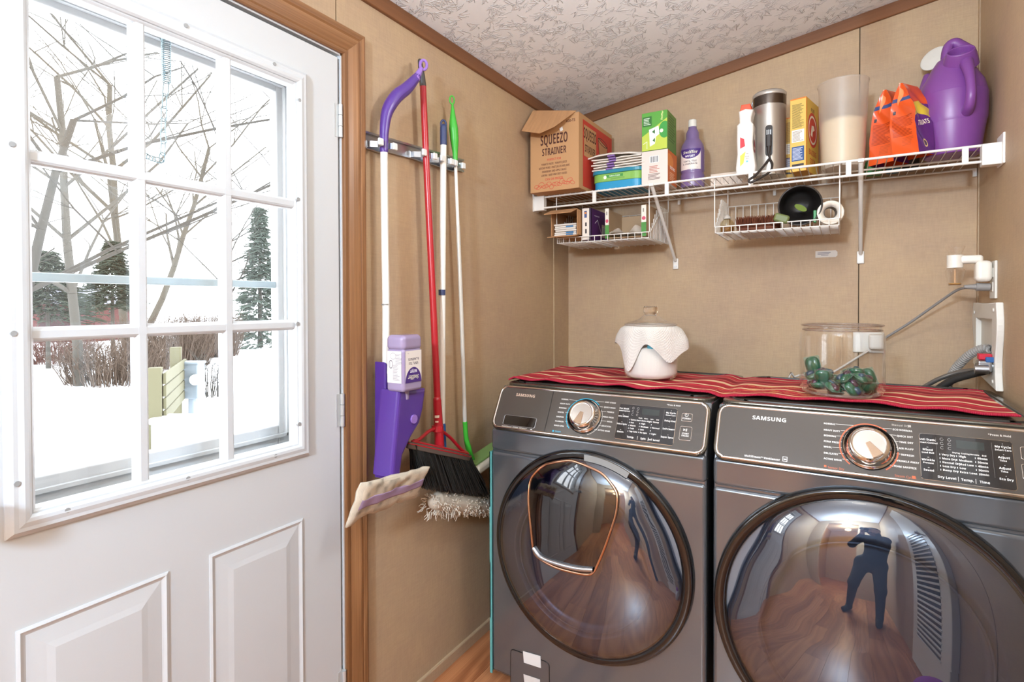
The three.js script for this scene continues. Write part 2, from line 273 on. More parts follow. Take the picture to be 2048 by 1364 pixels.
{ // storm door beyond it
  const X0 = -0.105, at = V(X0, 0.012, DZ0);
  const s = thing('storm_door', 'white framed storm door with grey sash bar outside the glazed entry door', 'storm door', at);
  const zR = onX(555, 500, X0).z, yB = onX(431, 877, X0).y, yT = onX(283, 82, X0).y, zL = 2.26, r1 = onX(300, 553, X0).y, r2 = onX(300, 569, X0).y;
  part(s, 'frame', [rbox(X0 - 0.03, X0, 0.02, OTOP - 0.004, OZ0 + 0.002, zR, 0.004), rbox(X0 - 0.03, X0, 0.02, OTOP - 0.004, zL, OZ1 - 0.002, 0.004), rbox(X0 - 0.03, X0, yT, OTOP - 0.004, zR, zL, 0.004), rbox(X0 - 0.03, X0, 0.02, yB, zR, zL, 0.004)], M.white);
  part(s, 'sash_ledge', [box(X0 - 0.004, X0 + 0.012, yB - 0.03, yB - 0.022, zR - 0.02, zL), box(X0 - 0.004, X0 + 0.012, yT + 0.014, yT + 0.02, zR - 0.02, zL), box(X0 - 0.004, X0 + 0.012, yB - 0.03, yT + 0.02, zR - 0.024, zR - 0.016)], M.white);
  part(s, 'sash_bar', rbox(X0 - 0.022, X0 - 0.006, r2, r1, zR, zL, 0.003), mat(0xaebdc2, 0.4), 'grey aluminium sash bar');
  const g1 = new THREE.PlaneGeometry(zL - zR, yT - r1).rotateY(Math.PI / 2).translate(X0 - 0.014, (yT + r1) / 2, (zL + zR) / 2), g2 = new THREE.PlaneGeometry(zL - zR, r2 - yB).rotateY(Math.PI / 2).translate(X0 - 0.018, (yB + r2) / 2, (zL + zR) / 2);
  part(s, 'pane', g1, M.pane); part(s, 'pane', g2, M.pane);
  // safety chain with its spring
  const X1 = -0.075, c = thing('safety_chain', 'zinc door chain with coil spring hanging outside behind the upper middle panes', 'chain', onX(331, 75, X1));
  const a = onX(332, 78, X1), b = onX(333, 166, X1), pts = [];
  for (let i = 0; i <= 240; i++) { const t = i / 240, an = t * 22 * 6.283; pts.push(V(a.x + Math.cos(an) * 0.0085, a.y + (b.y - a.y) * t, a.z + Math.sin(an) * 0.0085)); }
  const zinc = mat(0x7f9296, 0.35, { metalness: 0.8 });
  part(c, 'spring', new THREE.TubeGeometry(new THREE.CatmullRomCurve3(pts), 700, 0.0011, 5), zinc);
  part(c, 'anchor', rod(a.clone().add(V(-0.02, 0.006, 0)), a.clone().add(V(0.004, 0.006, 0)), 0.004, 0.004, 8), zinc);
  const path = [[333, 166], [330, 190], [328, 215], [327, 240], [326, 262], [327, 285], [325, 308], [323, 322], [308, 318], [296, 314], [285, 308], [282, 296], [279, 285]].map(([x, y]) => onX(x, y, X1));
  const link = (w, l, r) => { const e = []; for (let k = 0; k < 16; k++) { const t = k / 16 * 6.283; e.push(V(Math.cos(t) * w, Math.sign(Math.sin(t)) * (l / 2 - w) + Math.sin(t) * w, 0)); } return tube(e, r, 32, 5, true); };
  for (let i = 0; i + 1 < path.length; i++) { const p = path[i], q = path[i + 1], L = p.distanceTo(q), g = link(0.005, L + 0.006, 0.0012); if (i % 2) g.rotateY(1.25); else g.rotateY(0.35 + Math.PI / 2 - 0.2); g.applyQuaternion(new THREE.Quaternion().setFromUnitVectors(YUP, q.clone().sub(p).normalize())); g.translate((p.x + q.x) / 2, (p.y + q.y) / 2, (p.z + q.z) / 2); part(c, 'link', g, zinc); }
}
// ---------- the garden in snow ----------
const GROUND = -0.75;
{
  const g = new THREE.PlaneGeometry(90, 120, 120, 120).rotateX(-Math.PI / 2).translate(-45.3, GROUND, -18), p = g.attributes.position;
  for (let i = 0; i < p.count; i++) { const x = p.getX(i), z = p.getZ(i), far = Math.max(0, -x - 4); p.setY(i, GROUND + (vn(x * 0.5 + 200, z * 0.5 + 200, 997, 997, 8) - 0.5) * 0.12 + (vn(x * 0.12 + 90, z * 0.12 + 90, 997, 997, 9) - 0.5) * Math.min(0.5, far * 0.05)); }
  g.computeVertexNormals();
  const m = settingMesh('ground_snow', g, mat(0xf3f6fa, 0.9)); m.userData.label = 'snow covered yard outside the door';
}
const groundAt = (px, py) => onY(px, py, GROUND);
function bareTree(px, py, height, lean, seed, spread, label, bark, name = 'bare_tree', dist) {
  const b = dist ? V(EYE.x, 0, EYE.z).addScaledVector(ray(px, 600).setY(0), dist).setY(GROUND) : groundAt(px, py); b.y -= 0.05;
  const t = thing(name, label, 'tree', b, 'bare trees beyond the yard'); reseed(seed);
  const trunk = [], limbs = [], twigs = [];
  const grow = (p, d, len, r, lv) => {
    const n = lv === 0 ? 6 : lv < 4 ? 3 : 2; let q = p.clone(), dd = d.clone();
    for (let i = 0; i < n; i++) {
      const e = q.clone().addScaledVector(dd, len / n), r0 = r * (1 - i / n * 0.45), r1 = r * (1 - (i + 1) / n * 0.45);
      (lv === 0 ? trunk : lv < 3 ? limbs : twigs).push(rod(q, e, r0, r1, lv < 2 ? 8 : lv < 3 ? 5 : 3, true));
      q = e; dd.add(V(rr(-1, 1), rr(-0.35, 0.55), rr(-1, 1)).multiplyScalar(lv === 0 ? 0.1 : 0.2)).normalize();
      const kids = lv === 0 ? (i > 0 ? 2 : 0) : lv < 4 ? 1 + (rnd() < 0.75) : lv < 5 && rnd() < 0.9 ? 1 : 0;
      for (let k = 0; k < kids; k++) { const a = rr(0, 6.283), nd = dd.clone().multiplyScalar(1 - spread).add(V(Math.cos(a), rr(-0.1, 0.6), Math.sin(a)).multiplyScalar(spread)).normalize(); grow(q.clone(), nd, len * rr(0.5, 0.72), r1 * rr(0.4, 0.6), lv + 1); }
    }
  };
  grow(b, V(lean[0], 1, lean[1]).normalize(), height, height * 0.0155, 0);
  part(t, 'trunk', trunk, bark); part(t, 'limbs', limbs, bark); part(t, 'twigs', twigs, bark).userData.kind = 'stuff';
  return t;
}
function shrub(px, py, w, h, seed, label, m, n = 260, dist) {
  const b = dist ? V(EYE.x, 0, EYE.z).addScaledVector(ray(px, 600).setY(0), dist).setY(GROUND) : groundAt(px, py); b.y -= 0.04; reseed(seed); const l = [];
  for (let i = 0; i < n; i++) { const a = rr(0, 6.283), r = Math.sqrt(rnd()) * w * 0.4, s = b.clone().add(V(Math.cos(a) * r, 0, Math.sin(a) * r)), e = s.clone().add(V(Math.cos(a) * rr(0, w * 0.25), h * rr(0.5, 1), Math.sin(a) * rr(0, w * 0.25))), mid = s.clone().lerp(e, 0.5).add(V(rr(-0.1, 0.1), 0, rr(-0.1, 0.1))); l.push(rod(s, mid, 0.014, 0.01, 3, true), rod(mid, e, 0.01, 0.004, 3, true)); for (let k = 0; k < 3; k++) { const q = mid.clone().lerp(e, rnd()); l.push(rod(q, q.clone().add(V(rr(-0.35, 0.35), rr(0.05, 0.4), rr(-0.35, 0.35))), 0.006, 0.003, 3, true)); } }
  return one('bare_shrub', l, m, label, 'shrub', b, 'leafless shrubs at the yard edge');
}
function evergreen(px, dist, h, w, seed, label, m, bark, y0 = 0) {
  const b = V(EYE.x, 0, EYE.z).addScaledVector(ray(px, 600).setY(0), dist).setY(GROUND); reseed(seed);
  const t = thing('evergreen_tree', label, 'tree', b, 'evergreens beyond the yard'); part(t, 'trunk', rod(b.clone(), b.clone().add(V(0, h, 0)), h * 0.02, 0.02, 8), bark);
  const l = [];
  for (let i = 0; i < 900; i++) { const k = y0 + (1 - y0) * Math.pow(rnd(), 0.8), a = rr(0, 6.283), R = w * (1 - (k - y0) / (1 - y0) * 0.85) * rr(0.35, 1), s = b.clone().add(V(0, h * k, 0)), e = s.clone().add(V(Math.cos(a) * R, -R * rr(0.05, 0.35), Math.sin(a) * R)); const d = e.clone().sub(s), mid = s.clone().lerp(e, 0.55); l.push(rod(mid, e, 0.05 * h / 6, 0.01, 3, true)); for (let q = 0; q < 4; q++) { const f = mid.clone().lerp(e, rnd()); l.push(rod(f, f.clone().add(V(rr(-1, 1), rr(-0.6, 0.2), rr(-1, 1)).multiplyScalar(0.05 * h)), 0.03 * h / 6, 0.006, 3, true)); } }
  part(t, 'needles', l, m).userData.kind = 'stuff';
}
{
  const bark = mat(0x46433d, 0.95), bark2 = mat(0x443f36, 0.95), bark3 = mat(0x3a3732, 0.95), twigB = mat(0x51443a, 0.95), needle = mat(0x343c30, 0.95), needle2 = mat(0x4a554c, 0.95);
  bareTree(158, 790, 7.0, [0.02, 0.02], 101, 0.62, 'pale trunked bare tree with long arching twigs beside the dark evergreen', bark);
  bareTree(252, 0, 13, [0.05, 0.1], 102, 0.6, 'tall grey bare tree rising behind the pale trunked tree', bark2, 'bare_tree', 27);
  bareTree(292, 0, 17, [0.1, -0.42], 103, 0.6, 'olive bare tree leaning towards the tall evergreen', bark2, 'bare_tree', 44);
  bareTree(445, 0, 6, [0, 0.05], 104, 0.66, 'small fine twigged bare tree beside the tall pale evergreen', bark3, 'bare_tree', 26);
  bareTree(-90, 0, 4.6, [0, -0.3], 105, 0.7, 'bare tree with drooping branches left of the pale trunked tree', bark3, 'bare_tree', 6);
  evergreen(520, 26, 6.6, 1.7, 201, 'tall pale green evergreen behind the snow field', needle2, bark, 0.02);
  evergreen(95, 17, 3.7, 1.9, 202, 'dark spreading evergreen behind the pale trunked tree', needle, bark, 0.45);
  evergreen(225, 22, 4.6, 1.5, 203, 'dark evergreen in front of the red barn', needle, bark, 0.42);
  shrub(335, 0, 2.6, 1.8, 301, 'tangled brown shrub behind the plank fence', twigB, 520, 17);
  shrub(420, 0, 2.2, 1.8, 302, 'rust brown shrub beside the small fine twigged tree', twigB, 520, 20);
  shrub(225, 0, 2.0, 1.2, 303, 'low brown shrub right of the pale trunk', twigB, 360, 13);
  shrub(110, 0, 2.6, 0.9, 304, 'low reddish shrub before the barn wall', mat(0x57382f, 0.95), 300, 20);
  shrub(418, 800, 0.5, 1.0, 305, 'sparse twiggy bush beside the grey meter box', bark3, 26);
  const c = V(EYE.x, 0, EYE.z).addScaledVector(ray(110, 600).setY(0), 30).setY(GROUND), ax = RIGHT.clone().setY(0).normalize(), az = V(0, 1, 0).cross(ax).negate();
  const barn = thing('barn', 'red wooden barn with grey gabled roof far behind the trees', 'barn', c), at = (u, y, w) => c.clone().addScaledVector(ax, u).addScaledVector(az, w).setY(GROUND + y);
  const B = (u0, u1, y0, y1, w0, w1) => basis(box(u0, u1, y0, y1, w0, w1), c.clone(), ax, V(0, 1, 0), az);
  const barnRed = mat(0x4a2422, 0.9);
  for (let k = 0; k < 10; k++) part(barn, 'board', B(-2.15 + k * 0.43, -2.15 + k * 0.43 + 0.415, 0, 2.2, 0, 0.04), barnRed);
  part(barn, 'body', B(-2.15, 2.15, 0, 2.15, -3, 0), barnRed);
  part(barn, 'roof', basis(extr(shapeOf([[-2.4, 2.1], [2.4, 2.1], [0, 3.1]]), 3.4), c.clone().addScaledVector(az, -3.2), ax, V(0, 1, 0), az), mat(0x66666b, 0.9), 'grey gabled roof');
  part(barn, 'barn_door', B(-0.8, 0.8, 0, 1.9, 0.04, 0.07), mat(0x2f1a1b, 0.9));
  // plank fence with posts, meter pedestal and buried cans beside it
  const P = groundAt(312, 906), Q = groundAt(352, 850), wood = mat(0x5f5c46, 0.9), fz = Q.clone().sub(P).setY(0).normalize(), fx = V(-fz.z, 0, fz.x);
  const f = thing('plank_fence', 'short weathered plank fence standing in the snow by the grey meter box', 'fence', P);
  const FB = (s0, s1, y0, y1, w0, w1) => basis(rbox(s0, s1, y0, y1, w0, w1, 0.008, 1), P.clone(), fz, V(0, 1, 0), fx.clone());
  const fl = P.distanceTo(Q);
  part(f, 'post', FB(-0.08, 0.08, 0, 1.16, -0.08, 0.08), wood); part(f, 'post', FB(fl, fl + 0.15, 0, 1.3, -0.08, 0.08), wood);
  for (let k = 0; k < 4; k++) part(f, 'plank', FB(-0.02, fl + 0.3, 0.42 + k * 0.17, 0.57 + k * 0.17, 0.09, 0.13), wood);
  const mb = groundAt(385, 845), pale = mat(0x7c868e, 0.7), meter = thing('meter_box', 'pale grey meter pedestal beside the plank fence', 'utility box', mb);
  const MB = (a, b, y0, y1, w, z) => basis(rbox(a, b, y0, y1, w, z, 0.02, 2), mb.clone(), ax, V(0, 1, 0), az);
  part(meter, 'cabinet', MB(-0.16, 0.16, 0.42, 1.02, -0.12, 0.12), pale); part(meter, 'pole', MB(-0.05, 0.05, 0, 0.45, -0.05, 0.05), pale); part(meter, 'cover', MB(-0.18, 0.18, 1.0, 1.05, -0.14, 0.14), pale);
  const dial = new THREE.CylinderGeometry(0.09, 0.09, 0.06, 20).rotateX(Math.PI / 2); part(meter, 'dial', basis(dial, mb.clone().add(V(0, 0.75, 0)).addScaledVector(az, 0.14).addScaledVector(ax, 0.14), ax, V(0, 1, 0), az), mat(0xe4e8ea, 0.4));
  for (const [px, py, s, label] of [[342, 905, 1, 'snow capped white bin at the foot of the plank fence'], [374, 890, 0.85, 'small snow capped white bin under the meter box']]) { const b = groundAt(px, py), u = thing('storage_bin', label, 'bin', b, 'white bins in the snow'); part(u, 'tub', basis(rbox(-0.17 * s, 0.17 * s, -0.02, 0.42 * s, -0.17 * s, 0.17 * s, 0.03, 2), b.clone(), ax, V(0, 1, 0), az), mat(0xdfe6ec, 0.7)); part(u, 'lid', basis(rbox(-0.19 * s, 0.19 * s, 0.41 * s, 0.5 * s, -0.19 * s, 0.19 * s, 0.03, 2), b.clone(), ax, V(0, 1, 0), az), mat(0xeef2f6, 0.8)); }
}
// ---------- washer and dryer ----------
const MW = 0.686, MTOP = 0.977, ZF = 0.968;
const EX = V(1, 0, 0), EYP = V(0, 0.126, -0.071).normalize(), NP = EX.clone().cross(EYP);   // the sloping control panel
const PO = V(0, 0.842, ZF + 0.002);
const panelPt = (x, v, h = 0) => V(x, PO.y, PO.z).addScaledVector(EYP, v).addScaledVector(NP, h);
const panelUV = (px, py) => { const p = onPlane(px, py, PO.clone().addScaledVector(NP, 0.006), NP); return [p.x, p.clone().sub(PO).dot(EYP)]; };
M.body = mat(0x7b7f83, 0.13, { metalness: 0.7 });
M.bodySide = M.body;
M.deck = mat(0x6c665b, 0.16, { metalness: 0.75 });
M.tint = phys(0xa2aab8, 0.02, { transmission: 1, thickness: 0, ior: 2.5 });
M.liner = mat(0x7f848c, 0.38, { metalness: 0.3 });
M.rose = mat(0xd8a98c, 0.14, { metalness: 1 });
M.gloss = phys(0x0d0d0e, 0.08, { clearcoat: 1 });
const PW = 0.668, PH = 0.139, PPM = 3060;
function panelTexture(x0, draw) {
  return canvasTex(2048, 426, (c, w, h) => {
    c.fillStyle = '#5f5953'; c.fillRect(0, 0, w, h);
    const at = (px, py) => { const [x, v] = panelUV(px, py); return [(x - x0) * PPM, h - v * PPM]; };
    const t = (s, px, py, size, o = {}) => { const [x, y] = at(px, py); c.fillStyle = o.fill ?? '#f4f1ec'; c.font = (o.font ?? 'bold ') + Math.round(size * PPM) + 'px sans-serif'; c.textBaseline = 'middle'; c.textAlign = o.align ?? 'left'; if (o.wide) { c.save(); c.translate(x, y); c.scale(o.wide, 1); c.fillText(s, 0, 0); c.restore(); } else c.fillText(s, x, y); };
    const line = (pts, col = '#efece6', lw = 3) => { c.strokeStyle = col; c.lineWidth = lw; c.beginPath(); pts.forEach(([px, py], i) => { const [x, y] = at(px, py); i ? c.lineTo(x, y) : c.moveTo(x, y); }); c.stroke(); };
    const arc = (px, py, r, a0, a1, col, lw = 6) => { const [x, y] = at(px, py); c.strokeStyle = col; c.lineWidth = lw; c.beginPath(); c.arc(x, y, r * PPM, a0, a1); c.stroke(); };
    const rect = (px, py, w2, h2, col, fill) => { const [x, y] = at(px, py); c.strokeStyle = c.fillStyle = col; c.lineWidth = 4; fill ? c.fillRect(x - w2 / 2 * PPM, y - h2 / 2 * PPM, w2 * PPM, h2 * PPM) : c.strokeRect(x - w2 / 2 * PPM, y - h2 / 2 * PPM, w2 * PPM, h2 * PPM); };
    draw({ c, at, t, line, arc, rect });
  });
}
const plate = (shape, lift, depth, bev = 0) => (x, v) => basis(extr(shape, depth, bev), panelPt(x, v, lift), EX.clone(), EYP.clone(), NP.clone());
function flatPrint(shape, x, v, lift, w, h) { const g = new THREE.ShapeGeometry(shape, 10), p = g.attributes.position, uv = g.attributes.uv; for (let i = 0; i < p.count; i++) uv.setXY(i, (p.getX(i) + w / 2) / w, (p.getY(i) + h / 2) / h); return basis(g, panelPt(x, v, lift), EX.clone(), EYP.clone(), NP.clone()); }
const outline = (shape, n = 12) => shape.getPoints(n).map((p) => V(p.x, p.y, 0));
function rimTube(pts, r, seg = 160) { const c = pts.filter((p, i) => !i || p.distanceTo(pts[i - 1]) > 1e-5); if (c[0].distanceTo(c[c.length - 1]) < 1e-5) c.pop(); return new THREE.TubeGeometry(new THREE.CatmullRomCurve3(c, true, 'catmullrom', 0.15), seg, r, 8, true); }
function machine(name, label, x0, tex, doorC, R, B, theta, extra) {
  const m = thing(name, label, name === 'washing_machine' ? 'washer' : 'dryer', V(x0, 0, 0.262)), x1 = x0 + MW, seam = 0.765;
  const prof = shapeOf([[0.268, 0.022], [0.945, 0.022], [0.953, 0.03], [0.956, 0.83], [0.884, 0.964], [0.268, 0.964]]);
  part(m, 'cabinet', basis(extr(prof, MW - 0.012, 0.005, 3), V(x1 - 0.006, 0, 0), V(0, 0, 1), V(0, 1, 0), V(-1, 0, 0)), M.bodySide);
  part(m, 'front_panel', rbox(x0, x1, 0.03, seam - 0.0015, 0.93, ZF, 0.012, 3), M.body);
  part(m, 'fascia', rbox(x0, x1, seam + 0.0015, 0.84, 0.93, ZF, 0.012, 3), M.body);
  for (const [fx, fz] of [[x0 + 0.05, 0.32], [x1 - 0.05, 0.32], [x0 + 0.05, 0.9], [x1 - 0.05, 0.9]]) part(m, 'foot', rod(V(fx, 0, fz), V(fx, 0.024, fz), 0.022, 0.018, 14), M.black);
  const top = part(m, 'top_panel', basis(extr(rrShape(MW - 0.014, 0.606, 0.045), 0.008, 0.004, 3), V(x0 + MW / 2, 0.967, 0.578), V(1, 0, 0), V(0, 0, -1), V(0, 1, 0)), M.deck);
  part(top, 'rear_rim', [rimTube(outline(rrShape(MW - 0.05, 0.56, 0.05)), 0.003).rotateX(-Math.PI / 2).translate(x0 + MW / 2, 0.979, 0.572)], mat(0x2a2724, 0.3));
  // control panel
  const px = x0 + 0.009 + PW / 2, pv = 0.0035 + PH / 2, ps = rrShape(PW, PH, 0.026), pan = part(m, 'control_panel', plate(ps, -0.006, 0.011, 0.001)(px, pv), M.bodySide);
  part(pan, 'panel_print', flatPrint(ps, px, pv, 0.0064, PW, PH), mat(0xffffff, 0.2, { map: tex, metalness: 0.5 }));
  part(pan, 'chrome_frame', basis(rimTube(outline(rrShape(PW + 0.002, PH + 0.002, 0.027)), 0.0042), panelPt(px, pv, 0.004), EX.clone(), EYP.clone(), NP.clone()), M.chrome);
  part(pan, 'frame_shoulder', basis(rimTube(outline(rrShape(PW + 0.01, PH + 0.007, 0.031)), 0.005), panelPt(px, pv, -0.001), EX.clone(), EYP.clone(), NP.clone()), M.deck);
  // door: black seat ring, tinted bowl with a scooped grip, liner behind
  const [cx, cy] = doorC, rAt = (a) => { let d = Math.abs(((a - theta + 9.4248) % 6.2832) - 3.1416); return R * 0.975 * (1 - 0.022 * (1 + Math.cos(d))) * (1 - 0.085 * Math.exp(-Math.pow(d / 0.42, 4))); };
  const zAt = (t) => ZF + 0.002 + B * (1 - t * t) + 0.030 * Math.sqrt(Math.max(0, 1 - Math.pow(t, 12)));
  const surf = (x, y, lift = 0) => { const dx = x - cx, dy = y - cy, a = Math.atan2(dy, dx), t = Math.min(1, Math.hypot(dx, dy) / rAt(a)); return V(x, y, zAt(t) + lift); };
  const dome = (rad, zfun, nr = 26, na = 96) => { const pos = [], idx = []; for (let i = 0; i <= nr; i++) for (let k = 0; k <= na; k++) { const t = Math.sin(i / nr * Math.PI / 2), a = k / na * 6.28318, r = rad(a) * t; pos.push(cx + Math.cos(a) * r, cy + Math.sin(a) * r, zfun(t)); } for (let i = 0; i < nr; i++) for (let k = 0; k < na; k++) { const q = i * (na + 1) + k; idx.push(q, q + na + 1, q + 1, q + 1, q + na + 1, q + na + 2); } const g = new THREE.BufferGeometry(); g.setAttribute('position', new THREE.Float32BufferAttribute(pos, 3)); g.setIndex(idx); g.computeVertexNormals(); return g; };
  const d = part(m, 'door', [lathe([[R - 0.03, 0.012], [R - 0.022, 0.02], [R - 0.006, 0.022], [R, 0.014], [R + 0.002, 0]], 96).rotateX(Math.PI / 2).translate(cx, cy, ZF)], M.gloss, 'black door seat ring');
  part(d, 'liner', [dome((a) => rAt(a) * 0.985, (t) => zAt(t) - 0.008 - (t < 0.70 ? 0.035 : t < 0.72 ? 0.035 * (0.72 - t) / 0.02 : 0), 40), new THREE.CircleGeometry(R - 0.01, 64).translate(cx, cy, ZF + 0.001)], M.liner);
  part(d, 'bowl_rim', new THREE.TorusGeometry(R * 0.66, 0.003, 8, 90).translate(cx, cy, zAt(0.71) - 0.014), M.liner);
  part(d, 'glass_bowl', dome(rAt, zAt), M.tint, 'smoky tinted door glass');
  extra(m, d, surf, pan, x0, x1);
  return m;
}
// a small plate fixed to the panel: border, dark glass with print, at pixel corners read off the photograph
function displayPlate(pan, corners, tex) {
  const q = corners.map(([a, b]) => panelUV(a, b)), cx = q.reduce((s, p) => s + p[0], 0) / 4, cv = q.reduce((s, p) => s + p[1], 0) / 4, w = (q[1][0] + q[2][0] - q[0][0] - q[3][0]) / 2, h = (q[0][1] + q[1][1] - q[2][1] - q[3][1]) / 2;
  const s = rrShape(w, h, 0.006), d = part(pan, 'display', plate(s, 0.006, 0.0018, 0.0004)(cx, cv), M.gloss);
  part(d, 'display_border', basis(rimTube(outline(s), 0.0018), panelPt(cx, cv, 0.0059), EX.clone(), EYP.clone(), NP.clone()), M.chrome);
  part(d, 'display_print', flatPrint(s, cx, cv, 0.0084, w, h), phys(0xffffff, 0.15, { map: tex(w, h), clearcoat: 0.6 }));
}
function displayTexture(side, cols, right, foot, heads) {
  return (w, h) => canvasTex(1024, Math.round(1024 * h / w), (c, W2, H2) => {
    c.fillStyle = '#262424'; c.fillRect(0, 0, W2, H2); c.fillStyle = '#2f3533'; c.fillRect(W2 * 0.41, H2 * 0.08, W2 * 0.3, H2 * 0.17);
    const t = (s, x, y, z, al = 'left', b = 'bold ') => { c.fillStyle = '#eeeae4'; c.font = b + Math.round(z * H2) + 'px sans-serif'; c.textAlign = al; c.textBaseline = 'middle'; c.fillText(s, x * W2, y * H2); };
    side.forEach((s, i) => { c.fillRect(W2 * 0.075, H2 * (0.07 + i * 0.225), W2 * 0.02, 5); s.split('|').forEach((q, k) => t(q, 0.085, 0.13 + i * 0.225 + k * 0.065, k ? 0.05 : 0.062, 'center')); });
    right.forEach((s, i) => { t('-', 0.905, 0.06 + i * 0.225, 0.06, 'center'); s.split('|').forEach((q, k) => t(q, 0.905, 0.13 + i * 0.225 + k * 0.065, k ? 0.05 : 0.062, 'center')); });
    c.strokeStyle = '#8d8a86'; c.lineWidth = 2; for (const x of [0.185, 0.79]) { c.beginPath(); c.moveTo(W2 * x, H2 * 0.06); c.lineTo(W2 * x, H2 * 0.8); c.stroke(); }
    for (let i = 0; i < 3; i++) for (let k = 0; k < 2; k++) { c.lineWidth = 3; c.strokeStyle = '#d8d4ce'; c.beginPath(); c.arc(W2 * (0.25 + k * 0.085), H2 * (0.09 + i * 0.095), H2 * 0.028, 0.4 * i, 5.5); c.stroke(); }
    heads.forEach((s, i) => t(s, 0.4 + i * 0.1, 0.36, 0.04, 'center')); cols.forEach((col, k) => col.forEach((s, i) => { const x = [0.215, 0.4, 0.6][k], y = 0.43 + i * 0.083; c.fillStyle = '#fff'; c.fillRect(W2 * x, H2 * (y - 0.016), 7, H2 * 0.035); t(s, x + 0.025, y, 0.055); }));
    foot.forEach((s, i) => { t(s, [0.28, 0.5, 0.68][i], 0.92, 0.07, 'center'); if (i < 2) c.fillRect(W2 * [0.4, 0.585][i], H2 * 0.87, 5, H2 * 0.1); });
  });
}
function knob(pan, px, py, ringColor, turn) {
  const [x, v] = panelUV(px, py), up = (g) => basis(g.scale(0.93, 1, 0.93).rotateX(Math.PI / 2), panelPt(x, v, 0.006), EX.clone(), EYP.clone(), NP.clone());
  const k = part(pan, 'knob', up(lathe([[0.056, 0], [0.056, 0.003], [0.051, 0.004], [0.0495, 0.012], [0.047, 0.016], [0.0455, 0.022], [0.043, 0.027], [0.038, 0.0285]], 64)), M.chrome);
  part(k, 'knob_collar', up(lathe([[0.0585, 0.0002], [0.0585, 0.0024], [0.0565, 0.003]], 64)), mat(0x2b2928, 0.25, { metalness: 0.5 }));
  part(k, 'knob_face', up(lathe([[0.038, 0.0285], [0.036, 0.0268], [0.034, 0.0268], [0, 0.0272]], 56)), mat(0xd9cfc4, 0.22, { metalness: 0.9 }));
  const s = shapeOf([[-0.011, -0.031], [0.011, -0.031], [0.004, 0.004], [-0.004, 0.004]]), g = extr(s, 0.0035, 0.0008); g.rotateZ(turn); part(k, 'pointer', basis(g, panelPt(x, v, 0.006 + 0.0265), EX.clone(), EYP.clone(), NP.clone()), mat(0xb79a80, 0.25, { metalness: 0.9 }));
}
const A5 = (x, y) => [980 + x / 4.551, 760 + y / 4.551], A6 = (x, y) => [1430 + x / 5.535, 800 + y / 5.535], A7 = (x, y) => [1780 + x / 7.578, 820 + y / 7.578];
const XW = 0.172, XD = 0.8745;
